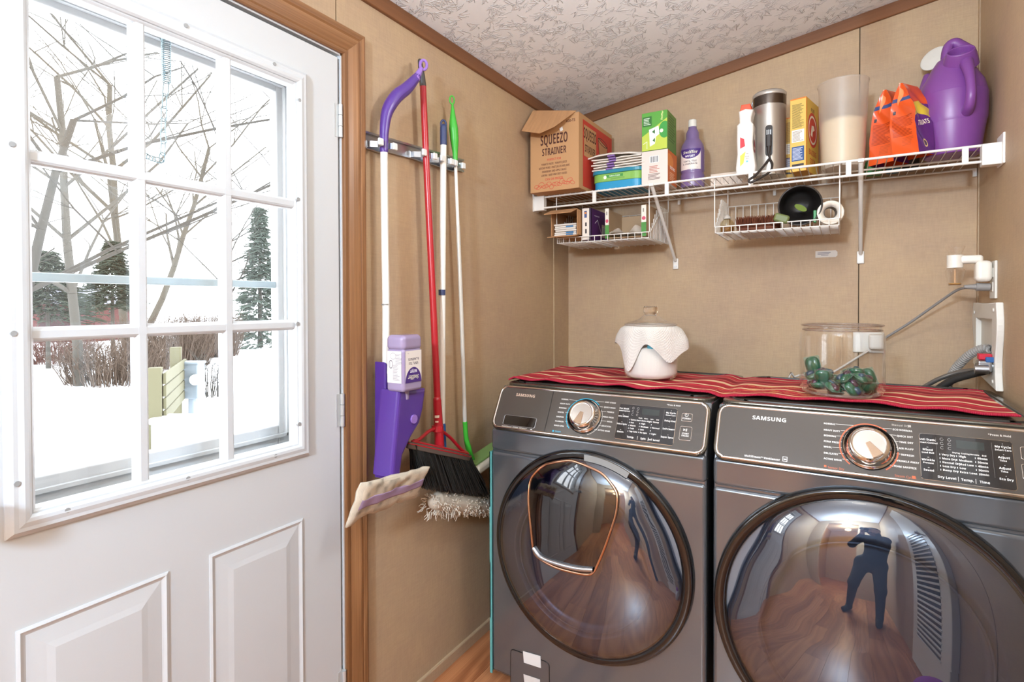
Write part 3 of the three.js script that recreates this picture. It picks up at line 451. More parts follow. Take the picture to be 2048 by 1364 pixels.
{
  const tex = panelTexture(XW + 0.009, ({ c, at, t, line, arc, rect }) => {
    t('SAMSUNG', ...A5(236, 142), 0.0135, { fill: '#f2d9c4', wide: 1.12 });
    t('SuperSpeed  STEAM  VRTplus™', ...A5(105, 425), 0.0064); const [dx, dy] = at(...A5(372, 468)); c.fillStyle = '#f4f1ec'; c.beginPath(); c.arc(dx, dy, 13, 0, 7); c.fill();
    const L = [['NORMAL', 650, 182, 835, 205], ['HEAVY DUTY', 637, 222, 772, 232], ['BEDDING', 627, 260, 735, 268], ['WHITES', 615, 300, 718, 306], ['SANITIZE', 603, 341, 706, 348], ['ALLERGEN', 592, 381, 705, 390], ['RINSE+SPIN', 582, 421, 712, 436]];
    for (const [s, x, y, ex, ey] of L) { t(s, ...A5(x, y), 0.0059); line([A5(x + 12 * s.length + 6 - s.length * 1.2, y + s.length * 0.7), A5(ex, ey)]); }
    for (const [s, x, y, sx, sy] of [['DEEP STEAM', 1048, 211, 945, 203], ['QUICK WASH', 1038, 257, 985, 252], ['TOWELS', 1065, 300, 1003, 294], ['PERM PRESS', 1028, 344, 1005, 338], ['WOOL', 1065, 387, 1003, 380], ['DELICATES', 1015, 427, 975, 420], ['ACTIVE WEAR', 982, 465, 940, 460]]) { t(s, ...A5(x, y), 0.0059); line([A5(sx, sy), A5(x - 6, y - 1)]); }
    arc(...A5(856, 345), 0.058, Math.PI * 0.75, Math.PI * 1.75, '#35b6d6', 7); arc(...A5(856, 345), 0.058, -0.5, 1.2, '#d6d0c8', 4);
    rect(...A5(574, 473), 0.0055, 0.0055, '#3ab4dc', true); t('Steam', ...A5(590, 476), 0.0072, { fill: '#4fb6d8', font: '' });
    t('*Press & Hold', ...A5(1612, 236), 0.006); t('POWER', ...A5(1792, 362), 0.0066, { align: 'center' }); t('START', ...A5(1780, 500), 0.0066, { align: 'center' }); t('PAUSE', ...A5(1778, 520), 0.0066, { align: 'center' }); t('⌂', ...A5(1768, 572), 0.008, { align: 'center' });
    arc(...A5(1793, 330), 0.0045, -1.1, 4.2, '#f4f1ec', 4); line([A5(1793, 310), A5(1793, 330)], '#f4f1ec', 4); const [sx, sy] = at(...A5(1778, 466)); c.fillStyle = '#f4f1ec'; c.beginPath(); c.moveTo(sx - 14, sy - 12); c.lineTo(sx + 4, sy); c.lineTo(sx - 14, sy + 12); c.fill(); c.fillRect(sx + 6, sy - 12, 4, 24); c.fillRect(sx + 13, sy - 12, 4, 24);
  });
  machine('washing_machine', 'dark graphite front load washing machine with a small add door in its round window', XW, tex, [XW + MW / 2, 0.497], 0.313, 0.05, 0.42, (m, d, surf, pan, x0, x1) => {
    displayPlate(pan, [A5(1186, 224), A5(1704, 260), A5(1668, 582), A5(1134, 544)], displayTexture(['Pre Wash|Heated System', 'Extra Rinse', 'Extra Spin', 'Steam'], [['Extra Hot', 'Hot', 'Warm', 'Cold', 'Tap Cold'], ['Extra High', 'High', 'Medium', 'Low', 'No Spin'], ['Heavy', '︿', 'Normal', '﹀', 'Light']], ['My Cycle|Smart Care', 'Delay End', 'Self Clean+', 'Super Speed'], ['Temp.', 'Spin', 'Soil Level'], ['Wash', 'Rinse', 'Spin', 'End']));
    knob(pan, ...A5(860, 330), 0, -0.25);
    const btn = (pts) => { const q = pts.map((p) => panelUV(...p)), cx = (q[0][0] + q[1][0]) / 2, cv = (q[0][1] + q[1][1]) / 2, s = rrShape(Math.abs(q[1][0] - q[0][0]), Math.abs(q[1][1] - q[0][1]), 0.004); part(pan, 'button', basis(rimTube(outline(s), 0.0009, 60), panelPt(cx, cv, 0.0067), EX.clone(), EYP.clone(), NP.clone()), M.chrome); };
    btn([A5(1752, 302), A5(1836, 382)]); btn([A5(1735, 420), A5(1826, 556)]);
    const a = panelUV(...A5(128, 318)), b = panelUV(...A5(418, 440)), cx = (a[0] + b[0]) / 2, cv = (a[1] + b[1]) / 2, s = rrShape(0.118, 0.033, 0.006);
    const dp = part(pan, 'drawer_pull', plate(s, 0.0062, 0.0012, 0.0004)(cx, cv), M.gloss); part(dp, 'pull_rim', basis(rimTube(outline(s), 0.0011, 80), panelPt(cx, cv, 0.0072), EX.clone(), EYP.clone(), NP.clone()), M.steel);
    const [sx] = panelUV(...A5(600, 110)); part(pan, 'drawer_joint', basis(box(-0.0007, 0.0007, 0, PH - 0.004, 0, 0.0006), panelPt(sx - 0.008, 0.005, 0.0064), EX.clone(), EYP.clone(), NP.clone()), M.black);
    // add door: rounded shield with a rose chrome rim
    const sh = [[1053, 948], [1075, 929], [1130, 921], [1195, 945], [1232, 985], [1234, 1030], [1215, 1095], [1193, 1146], [1170, 1150], [1110, 1135], [1068, 1110], [1058, 1060], [1048, 1000], [1046, 965]].map(([a2, b2]) => { const p = onZ(a2, b2, ZF + 0.075); p.x += (0.475 - p.x) * 0.05; p.y += (0.59 - p.y) * 0.06; return surf(p.x, p.y, 0.004); });
    const cv2 = new THREE.CatmullRomCurve3(sh, true, 'catmullrom', 0.35), o = cv2.getSpacedPoints(120).slice(0, 120), ctr = o.reduce((q, p) => q.add(p), V(0, 0, 0)).multiplyScalar(1 / 120), pos = [], idx = [];
    for (let i = 0; i <= 10; i++) for (let k = 0; k <= 120; k++) { const p = o[k % 120], f = 1 - i / 10, q = ctr.clone().lerp(p, f), e = surf(q.x, q.y, 0.005 + 0.004 * (1 - f * f)); pos.push(e.x, e.y, e.z); }
    for (let i = 0; i < 10; i++) for (let k = 0; k < 120; k++) { const q = i * 121 + k; idx.push(q, q + 1, q + 121, q + 1, q + 122, q + 121); }
    const g = new THREE.BufferGeometry(); g.setAttribute('position', new THREE.Float32BufferAttribute(pos, 3)); g.setIndex(idx); g.computeVertexNormals();
    const ad = part(d, 'add_door', g, phys(0x8b9099, 0.03, { transmission: 1, thickness: 0, ior: 2.0 }), 'small glass add door in the window'); part(ad, 'add_door_rim', new THREE.TubeGeometry(new THREE.CatmullRomCurve3(o.filter((_, i) => i % 2 === 0).map((p) => surf(p.x, p.y, 0.0055)), true), 240, 0.0042, 8, true), M.rose);
    const lip = [[1068, 1095], [1085, 1112], [1120, 1124], [1160, 1133], [1190, 1136]].map(([a2, b2]) => { const p = onZ(a2, b2, ZF + 0.075); return surf(p.x, p.y, 0.009); }); part(ad, 'grip_lip', tube(lip, 0.0065, 40, 8), mat(0xc9cace, 0.12, { metalness: 0.9 }));
    const lbl = []; for (let k = 0; k <= 20; k++) { const t = 1.1 + k / 20 * 0.47; lbl.push(t); } const lp = [], li = []; lbl.forEach((t, k) => { for (const r of [0.287, 0.306]) lp.push(x0 + MW / 2 + Math.cos(t) * r, 0.497 + Math.sin(t) * r, ZF + 0.0232); if (k < 20) { const q = k * 2; li.push(q, q + 1, q + 2, q + 1, q + 3, q + 2); } }); const lg = new THREE.BufferGeometry(); lg.setAttribute('position', new THREE.Float32BufferAttribute(lp, 3)); lg.setIndex(li); lg.computeVertexNormals(); part(d, 'rating_label', lg, mat(0x8f8f8c, 0.5), 'grey curved label under the door rim');
    // shipping film left on the edge, filter flap, tape and label
    const e0 = onZ(978, 902, ZF), film = mat(0x5fa6a3, 0.4);
    part(m, 'edge_film', [box(x0 - 0.0035, x0 - 0.0005, 0.025, e0.y, ZF - 0.022, ZF + 0.004), box(x0 - 0.0035, x0 + 0.005, 0.025, e0.y, ZF + 0.001, ZF + 0.004)], film, 'teal protective film on the edge');
    part(m, 'film_flap', basis(extr(shapeOf([[0, 0.10], [0.004, 0.10], [0.02, 0.045], [0.016, 0.03], [-0.012, 0.03]]), 0.001), V(x0 - 0.012, 0.03, ZF - 0.06), V(1, 0, 0), V(0, 1, 0), V(0, 0, 1)), mat(0x1d6fc0, 0.4), 'blue film flap');
    const f0 = onZ(1022, 1298, ZF), f1 = onZ(1098, 1334, ZF), fw = f1.x - f0.x, fl = part(m, 'filter_flap', basis(extr(rrShape(fw, 0.17, 0.014), 0.0015, 0.0006), V((f0.x + f1.x) / 2, f0.y - 0.085, ZF - 0.001), V(1, 0, 0), V(0, 1, 0), V(0, 0, 1)), M.body);
    part(fl, 'flap_gap', basis(rimTube(outline(rrShape(fw + 0.002, 0.172, 0.015)), 0.0016), V((f0.x + f1.x) / 2, f0.y - 0.085, ZF), V(1, 0, 0), V(0, 1, 0), V(0, 0, 1)), M.black);
    const quad = (pts, dz) => extr(shapeOf(pts.map(([a2, b2]) => { const p = onZ(a2, b2, ZF + 0.002); return [p.x, p.y]; })), dz).translate(0, 0, ZF + 0.002);
    part(m, 'tape', quad([[1046, 1302], [1081, 1312], [1082, 1336], [1048, 1325]], 0.0008), mat(0xe4e2de, 0.5), 'white tape over the flap'); part(m, 'care_label', quad([[1047, 1348], [1080, 1359], [1082, 1385], [1050, 1375]], 0.0006), mat(0xd8d2cc, 0.6));
  });
}
{
  const or = '#e0714e';
  const tex = panelTexture(XD + 0.009, ({ c, at, t, line, arc, rect }) => {
    t('SAMSUNG', ...A6(412, 205), 0.0146, { wide: 1.15 }); t('MultiSteam™ VentSensor', ...A6(325, 628), 0.0068); rect(...A6(775, 670), 0.0095, 0.011, '#eeeae6', false); rect(...A6(775, 672), 0.006, 0.003, '#eeeae6', true);
    for (const [s, y, sx, ex, ey] of [['NORMAL', 272, 1335, 1560, 300], ['HEAVY DUTY', 344, 1395, 1490, 362], ['BEDDING', 405, 1345, 1442, 417], ['PERM PRESS', 469, 1380, 1415, 480], ['WOOL', 530, 1300, 1408, 545], ['DELICATES', 599, 1368, 1428, 612], ['ACTIVE WEAR', 661, 1412, 1490, 683]]) { t(s, ...A6(1205, y), 0.0059); line([A6(sx, y + 8), A6(ex, ey)]); }
    line([A6(1560, 300), A6(1578, 332)]);
    for (const [s, x, y, lx] of [['ECO NORMAL', 45, 315, -195], ['QUICK DRY', 105, 412, -15], ['TIME DRY', 145, 506, 0], ['AIR FLUFF', 138, 600, 45], ['REFRESH', 175, 698, 55], ['WRINKLE AWAY', 88, 785, 20], ['STEAM SANITIZE', 35, 868, -15]]) { t(s, ...A7(x, y), 0.0059); line([A7(lx, y - 12 - (x - lx) * 0.05), A7(x - 8, y - 6)]); }
    line([A7(-195, 290), A7(-215, 330)]);
    t('Manual Dry', ...A7(30, 242), 0.0066, { font: '', fill: '#c9c2ba' }); rect(...A7(300, 268), 0.0062, 0.005, '#c9c2ba', true); rect(...A6(1222, 748), 0.005, 0.005, or, true); t('Sensor Dry', ...A6(1250, 760), 0.0068, { fill: or, font: '' }); t('Steam Cycles', ...A7(78, 1015), 0.0068, { fill: or, font: '' }); rect(...A7(368, 1045), 0.0065, 0.006, or, true);
    arc(...A6(1700, 545), 0.058, Math.PI * 0.72, Math.PI * 1.72, or, 8); arc(...A6(1700, 545), 0.058, 0.05, 0.95, or, 8); arc(...A6(1700, 545), 0.058, -0.7, -0.02, '#cfc6ba', 5);
    t('*Press & Hold', ...A7(1495, 395), 0.006);
  });
  machine('clothes_dryer', 'dark graphite front load clothes dryer with a large plain round window', XD, tex, [XD + MW / 2, 0.478], 0.337, 0.055, Math.PI - 0.36, (m, d, surf, pan, x0) => {
    displayPlate(pan, [A7(412, 358), A7(1785, 478), A7(1975, 1215), A7(515, 1058)], displayTexture(['Anti Static|*Smart Control', 'Mixed|Load Bell', 'Wrinkle|Prevent', 'Sound'], [['Very Dry', 'More Dry', 'Normal Dry', 'Less Dry', 'Damp Dry'], ['High', 'Medium', 'Med Low', 'Low', 'Extra Low'], ['60min', '50min', '40min', '30min', '20min']], ['My Cycle|Smart Care', 'Adjust|Time ︿', 'Adjust|Time ﹀', 'Eco Dry'], ['Dry Level', 'Temp.', 'Time'], ['Drying', 'Cooling', 'Wrinkle', 'End']));
    knob(pan, ...A6(1700, 525), 0, 0.6);
    for (const [a2, b2] of [[[1970, 560], [2110, 760]], [[1990, 820], [2140, 1060]]]) { const q = [panelUV(...A7(...a2)), panelUV(...A7(...b2))], s = rrShape(0.024, Math.abs(q[1][1] - q[0][1]), 0.004); part(pan, 'button', basis(rimTube(outline(s), 0.0009, 60), panelPt(q[0][0] + 0.012, (q[0][1] + q[1][1]) / 2, 0.0067), EX.clone(), EYP.clone(), NP.clone()), M.chrome); }
  });
}
// ---------- tools hanging on the side wall ----------
M.pole = mat(0xe9e2d6, 0.38); M.purple = phys(0x55348a, 0.32, { clearcoat: 0.3 }); M.lilac = mat(0x9672bf, 0.4); M.red = phys(0xb01422, 0.28, { clearcoat: 0.5 }); M.navy = mat(0x333d63, 0.45); M.green = phys(0x3fae32, 0.4, { clearcoat: 0.2 });
const TX = 0.047;
{
  const a = onX(716, 274, 0.006), b = onX(926, 332, 0.006), y0 = (z) => a.y + (b.y - a.y) * (z - a.z) / (b.z - a.z), r = thing('tool_rail', 'zinc spring clip rail screwed to the wall holding the broom and mops', 'tool rack', V(0, a.y, (a.z + b.z) / 2));
  const yA = a.y, yB = b.y, bar = (h0, h1, x0, x1) => { const g = box(x0, x1, h0, h1, b.z, a.z), p = g.attributes.position; for (let i = 0; i < p.count; i++) p.setY(i, p.getY(i) + (p.getZ(i) > (a.z + b.z) / 2 ? yA : yB)); g.computeVertexNormals(); return g; };
  part(r, 'channel', [bar(-0.022, 0.022, 0, 0.003), bar(0.016, 0.022, 0.002, 0.011), bar(-0.022, -0.016, 0.002, 0.011)], M.steel);
  for (const [px, py, w] of [[768, 290, 0.017], [852, 310, 0.0155], [887, 321, 0.014], [912, 330, 0.011]]) {
    const c = onX(px, py, TX), s = part(r, 'clip', [rbox(0.003, 0.012, c.y - 0.012, c.y + 0.012, c.z - 0.035, c.z + 0.035, 0.002)], M.steel);
    for (const q of [-1, 1]) {
      const pts = [V(0.012, c.y, c.z + q * 0.03), V(0.022, c.y, c.z + q * (w + 0.012)), V(0.038, c.y, c.z + q * (w - 0.002)), V(0.05, c.y, c.z + q * (w - 0.001)), V(0.058, c.y, c.z + q * (w + 0.002)), V(0.063, c.y, c.z + q * (w + 0.016))];
      const g = []; for (let i = 0; i + 1 < pts.length; i++) { const u = pts[i], v = pts[i + 1], d = v.clone().sub(u), bx = new THREE.BoxGeometry(d.length() + 0.002, 0.017, 0.0016); bx.rotateY(-Math.atan2(d.z, d.x)); bx.translate((u.x + v.x) / 2, c.y, (u.z + v.z) / 2); g.push(bx); }
      part(s, 'jaw', g, M.steel); part(s, 'grip_pad', rbox(0.058, 0.066, c.y - 0.01, c.y + 0.01, c.z + q * (w + 0.011) - 0.009, c.z + q * (w + 0.011) + 0.009, 0.003), mat(0xe3e2dd, 0.5));
    }
  }
}
const pathX = (list) => list.map(([px, py, x]) => onX(px, py, x));
function taperTube(pts, radii, seg = 60, rad = 14, flat = 1) {
  const c = new THREE.CatmullRomCurve3(pts), g = new THREE.TubeGeometry(c, seg, 1, rad, false), p = g.attributes.position;
  for (let i = 0; i <= seg; i++) { const t = i / seg, o = c.getPointAt(t), f = t * (radii.length - 1), k = Math.min(radii.length - 2, Math.floor(f)), r = radii[k] + (radii[k + 1] - radii[k]) * (f - k); for (let j = 0; j <= rad; j++) { const q = i * (rad + 1) + j; p.setXYZ(q, o.x + (p.getX(q) - o.x) * r, o.y + (p.getY(q) - o.y) * r, o.z + (p.getZ(q) - o.z) * r); } }
  const caps = [0, seg].map((i) => { const s = new THREE.SphereGeometry(radii[i ? radii.length - 1 : 0], 12, 8), o = c.getPointAt(i / seg); s.translate(o.x, o.y, o.z); return s; });
  g.computeVertexNormals(); return merge([g, ...caps]);
}
const ringLoop = (c, rx, ry, r, ax, ay) => { const e = []; for (let k = 0; k < 20; k++) { const t = k / 20 * 6.283; e.push(c.clone().addScaledVector(ax, Math.cos(t) * rx).addScaledVector(ay, Math.sin(t) * ry)); } return tube(e, r, 48, 8, true); };
const wetLabel = (flip) => canvasTex(512, 512, (c, w, h) => {
  c.save(); if (flip) { c.translate(w, h); c.rotate(Math.PI); }
  c.fillStyle = '#e6dcd4'; c.fillRect(0, 0, w, h); c.fillStyle = '#4a2c78'; c.beginPath(); c.ellipse(w * 0.5, h * 0.0, w * 0.5, h * 0.48, 0, 0, 7); c.fill();
  c.fillStyle = '#e9e6c8'; c.font = 'italic bold 92px serif'; c.textAlign = 'center'; c.fillText('Swiffer', w * 0.5, h * 0.23); c.fillStyle = '#fff'; c.font = 'bold 64px sans-serif'; c.fillText('WETJET', w * 0.5, h * 0.4);
  c.fillStyle = '#3c3040'; c.font = 'bold 56px sans-serif'; c.fillText('VINYL, TILE', w * 0.5, h * 0.64); c.fillText('& LAMINATE', w * 0.5, h * 0.77); c.font = '20px sans-serif'; c.fillText('1.25L', w * 0.82, h * 0.93); c.restore();
});
const sealLabel = () => canvasTex(512, 512, (c, w, h) => {
  c.fillStyle = '#ddd5d2'; c.fillRect(0, 0, w, h); c.strokeStyle = '#5d565c'; c.lineWidth = 5; c.beginPath(); c.ellipse(w * 0.42, h * 0.16, 95, 50, 0, 0, 7); c.stroke(); c.lineWidth = 14; c.beginPath(); c.arc(w * 0.26, h * 0.42, 62, 0, 7); c.stroke(); c.lineWidth = 6; c.beginPath(); c.moveTo(w * 0.26, h * 0.35); c.lineTo(w * 0.26, h * 0.49); c.stroke(); c.fillStyle = '#6d666a';
  for (let i = 0; i < 22; i++) c.fillRect(w * (i < 9 ? 0.58 : 0.4), h * (0.1 + i * 0.038), w * (0.28 + 0.2 * hash(i, 3, 9)), 5);
});
{ // spray mop
  const m = thing('spray_mop', 'purple and white spray mop with bent grip and cleaning pad clipped in the wall rail', 'mop', onX(770, 960, TX));
  part(m, 'pole', taperTube(pathX([[768, 300, TX], [770, 480, TX], [772, 600, TX + 0.002], [772, 745, TX + 0.006]]), [0.0108, 0.0108, 0.0108, 0.0108], 30), M.pole);
  const jp = onX(771, 609, TX + 0.002); part(m, 'pole_joint', rod(jp.clone().add(V(0, -0.002, 0)), jp.clone().add(V(0, 0.002, 0)), 0.0113), mat(0x8b877f, 0.5));
  part(m, 'grip', taperTube(pathX([[768, 302, TX], [769, 258, TX], [775, 222, 0.05], [792, 194, 0.06], [814, 176, 0.07], [834, 154, 0.08]]), [0.0118, 0.0125, 0.015, 0.0185, 0.019, 0.017, 0.0125], 60, 16), M.purple);
  const l = onX(847, 130, 0.084), ax = V(0.5, 0.1, -0.8).normalize(), ay = V(-0.15, 1, -0.2).normalize();
  part(m, 'hang_loop', [taperTube(pathX([[832, 157, 0.08], [838, 146, 0.082], [842, 138, 0.083]]), [0.0125, 0.0095, 0.007], 16, 12), ringLoop(l, 0.0105, 0.0165, 0.0045, ax, ay)], M.lilac, 'lilac hanging loop');
  // housing: back shell and front fairing
  const outlineX = (list, x0, x1, bev) => { const o = list.map(([px, py, x]) => { const p = onX(px, py, x); return [p.z, p.y]; }); return basis(extr(shapeOf(o.reverse()), x1 - x0 - 2 * bev, bev, 3), V(x1 - bev, 0, 0), V(0, 0, 1), V(0, 1, 0), V(-1, 0, 0)); };
  const h = part(m, 'housing', outlineX([[757, 728, 0.03], [770, 733, 0.03], [782, 755, 0.03], [792, 790, 0.03], [793, 830, 0.03], [786, 900, 0.03], [776, 948, 0.03], [757, 950, 0.03]], 0.018, 0.062, 0.006), M.purple);
  part(h, 'fairing', outlineX([[800, 788, 0.12], [845, 783, 0.12], [841, 815, 0.12], [834, 843, 0.12], [818, 870, 0.12], [800, 908, 0.12], [795, 945, 0.12], [786, 947, 0.12], [790, 900, 0.12]], 0.05, 0.125, 0.01), M.purple);
  const bt = onX(828, 838, 0.127), cyl = new THREE.CylinderGeometry(0.0125, 0.0125, 0.005, 24).rotateZ(Math.PI / 2).translate(bt.x, bt.y, bt.z); part(h, 'release_button', cyl, M.lilac, 'round lilac release button');
  const A = onX(857, 932, 0.125), B = onX(722, 966, 0.125), C = onX(690, 1052, 0.085), D = onX(836, 988, 0.085);
  const patch = (u0, u1, v0, v1, th, wob) => { const nu = 24, nv = 10, top = []; for (let s = 0; s < 2; s++) for (let i = 0; i <= nu; i++) for (let j = 0; j <= nv; j++) { const u = u0 + (u1 - u0) * i / nu, v = v0 + (v1 - v0) * j / nv, e = Math.min(1, Math.min(i, nu - i, j, nv - j) * 0.7 + 0.25), p = B.clone().lerp(A, u).lerp(C.clone().lerp(D, u), v); p.x += (s ? -th * 0.3 : th * e) + (vn(u * 9 + 3, v * 5 + 3, 99, 99, 12) - 0.5) * wob; p.y += (vn(u * 14, v * 3 + 9, 99, 99, 13) - 0.5) * wob * (j === nv ? 1.6 : 0.5); top.push(p); } const n = (nu + 1) * (nv + 1), idx = []; for (let i = 0; i < nu; i++) for (let j = 0; j < nv; j++) { const q = i * (nv + 1) + j, r = q + nv + 1; idx.push(q, q + 1, r, q + 1, r + 1, r, n + q, n + r, n + q + 1, n + q + 1, n + r, n + r + 1); } for (let i = 0; i < nu; i++) for (const j of [0, nv]) { const q = i * (nv + 1) + j, r = q + nv + 1; j ? idx.push(q, n + q, r, r, n + q, n + r) : idx.push(q, r, n + q, r, n + r, n + q); } for (let j = 0; j < nv; j++) for (const i of [0, nu]) { const q = i * (nv + 1) + j, r = q + 1; i ? idx.push(q, r, n + q, r, n + r, n + q) : idx.push(q, n + q, r, r, n + q, n + r); } const g = new THREE.BufferGeometry(); g.setAttribute('position', new THREE.Float32BufferAttribute(top.flatMap((p) => [p.x, p.y, p.z]), 3)); g.setIndex(idx); g.computeVertexNormals(); return g; };
  const hd = part(m, 'mop_head', patch(0.06, 0.94, 0.08, 0.92, 0.004, 0), mat(0x4d3386, 0.4)); hd.geometry.translate(-0.006, 0, 0);
  const pad = part(hd, 'cleaning_pad', boxUV(patch(0, 1, 0, 1, 0.011, 0.009).toNonIndexed()), mat(0xffffff, 0.95, { map: rep(dataTex(256, 256, (u, v, i, j) => { const k = 1 - 0.28 * Math.pow(vn(u * 22, v * 22, 22, 22, 93), 3) + (hash(i, j, 94) - 0.5) * 0.08; return [214 * k, 200 * k, 178 * k]; }), 3, 3) }), 'dusty off white cleaning pad'); part(pad, 'scrub_stripe', patch(0.01, 0.99, 0.38, 0.68, 0.0125, 0.006), mat(0xa58cab, 0.95), 'faded lilac scrub stripe');
  // refill held upside down in the housing
  const bc = onX(809, 727, 0.115), b = thing('refill_bottle', 'upside down lilac refill bottle held in the spray mop', 'bottle', V(bc.x, bc.y - 0.08, bc.z)), liq = phys(0x9b8aa8, 0.22, { clearcoat: 0.5 });
  const w = 0.041, dd = 0.033, yy = bc.y;
  part(b, 'bottle', [rbox(bc.x - dd, bc.x + dd, yy + 0.038, yy + 0.082, bc.z - w, bc.z + w, 0.014, 4), rbox(bc.x - dd + 0.001, bc.x + dd - 0.001, yy - 0.075, yy + 0.044, bc.z - w + 0.001, bc.z + w - 0.001, 0.01, 4), rod(V(bc.x, yy - 0.1, bc.z), V(bc.x, yy - 0.07, bc.z), 0.012, 0.014)], liq);
  const f1 = new THREE.PlaneGeometry(2 * w - 0.016, 0.088).rotateY(Math.PI / 2).translate(bc.x + dd + 0.0003, yy - 0.006, bc.z), f2 = new THREE.PlaneGeometry(2 * dd - 0.014, 0.088).translate(bc.x, yy - 0.006, bc.z + w + 0.0003);
  part(b, 'front_label', f1, mat(0xffffff, 0.5, { map: wetLabel(true) })); part(b, 'side_label', f2, mat(0xffffff, 0.5, { map: sealLabel() }));
}
{ // angle broom
  const b = thing('broom', 'angle broom with glossy red handle and black bristles hanging in the rail', 'broom', onX(890, 985, 0.09));
  part(b, 'handle', taperTube(pathX([[846, 172, TX], [852, 310, TX], [866, 600, TX + 0.01], [879, 895, TX + 0.03]]), [0.0102, 0.0108, 0.0112, 0.0112], 40), M.red);
  for (const [px, py, h] of [[873, 832, 0.008], [874, 842, 0.005]]) { const q = onX(px, py, TX + 0.026), g = new THREE.CylinderGeometry(0.0119, 0.0119, h, 12, 1, true, 0.2, 1.5); g.translate(q.x, q.y, q.z); part(b, 'scuff', g, mat(0xdcc9b4, 0.8), 'pale worn paint'); }
  part(b, 'handle_cap', taperTube(pathX([[840, 122, TX], [842, 140, TX], [846, 172, TX]]), [0.007, 0.0098, 0.0105], 20), mat(0x3f3b38, 0.5), 'charcoal handle cap');
  part(b, 'socket', taperTube(pathX([[874, 800, TX + 0.024], [879, 898, TX + 0.03]]), [0.0135, 0.016], 20), M.red);
  const HX = 0.082, L = onX(817, 887, HX), R2 = onX(940, 914, HX), dir = R2.clone().sub(L), len = dir.length(); dir.normalize(); const up = V(0, 1, 0).addScaledVector(dir, -dir.y).normalize(), nx = V(1, 0, 0), mid = L.clone().lerp(R2, 0.5);
  const ell = new THREE.Shape(); ell.absellipse(0, 0, len / 2, 0.029, 0, 6.283, false, 0);
  part(b, 'block', basis(extr(ell, 0.016, 0.002, 2, 40), mid.clone().addScaledVector(up, -0.012), dir.clone(), nx.clone().negate(), up.clone()), mat(0x5a4c42, 0.6));
  part(b, 'trim_ring', [rimTube(outline(ell, 40), 0.0028).applyMatrix4(new THREE.Matrix4().makeBasis(dir, nx.clone().negate(), up).setPosition(mid.clone().addScaledVector(up, 0.0))) , rimTube(outline(new THREE.Shape().absellipse(0, 0, len / 2 - 0.016, 0.018, 0, 6.283, false, 0), 40), 0.0045).applyMatrix4(new THREE.Matrix4().makeBasis(dir, nx.clone().negate(), up).setPosition(mid.clone().addScaledVector(up, 0.008)))], M.red);
  const col = onX(875, 858, TX + 0.028);
  for (const s of [-1, 1]) { const e = mid.clone().addScaledVector(dir, s * (len / 2 - 0.02)).addScaledVector(up, 0.01); part(b, 'brace', tube([col.clone().addScaledVector(dir, s * 0.012), col.clone().lerp(e, 0.4).add(V(0, 0.006, 0)), e.clone().lerp(col, 0.2).add(V(0, -0.004, 0)), e], 0.0055, 24, 8), M.red); }
  part(b, 'collar', rod(col.clone().add(V(0, -0.006, 0)), col.clone().add(V(0, 0.012, 0)), 0.02, 0.018, 20), M.red);
  reseed(77); const br = [], BL = onX(838, 974, HX + 0.012), BR = onX(971, 992, HX + 0.012), core = [];
  for (let i = 0; i < 900; i++) { const t = rnd(), o = rr(-1, 1), s = L.clone().lerp(R2, 0.02 + t * 0.96).addScaledVector(nx, o * 0.024 * Math.sqrt(Math.max(0, 1 - Math.pow(2 * t - 1, 2)))), e = BL.clone().lerp(BR, t + rr(-0.02, 0.02)).addScaledVector(nx, o * 0.034).add(V(0, rr(-0.006, 0.008), 0)), md = s.clone().lerp(e, 0.5).add(V(rr(-0.003, 0.003), 0, rr(-0.003, 0.003))); br.push(rod(s, md, 0.0014, 0.0012, 3, true), rod(md, e, 0.0012, 0.0007, 3, true)); }
  part(b, 'bristles', br, mat(0x24221f, 0.6)).userData.kind = 'stuff';
  const q = [[L, R2], [BL.clone().lerp(L, 0.12), BR.clone().lerp(R2, 0.12)]], pos = []; for (const x of [-0.016, 0.016]) for (const [u, v] of q) for (const p of [u.clone().lerp(v, 0.04), v.clone().lerp(u, 0.04)]) pos.push(p.x + x, p.y, p.z); const g = new THREE.BufferGeometry(); g.setAttribute('position', new THREE.Float32BufferAttribute(pos, 3)); g.setIndex([0, 1, 2, 1, 3, 2, 4, 6, 5, 5, 6, 7, 0, 2, 4, 2, 6, 4, 1, 5, 3, 3, 5, 7, 2, 3, 6, 3, 7, 6]); g.computeVertexNormals(); part(b, 'bristle_core', g, mat(0x1c1a18, 0.8));
}
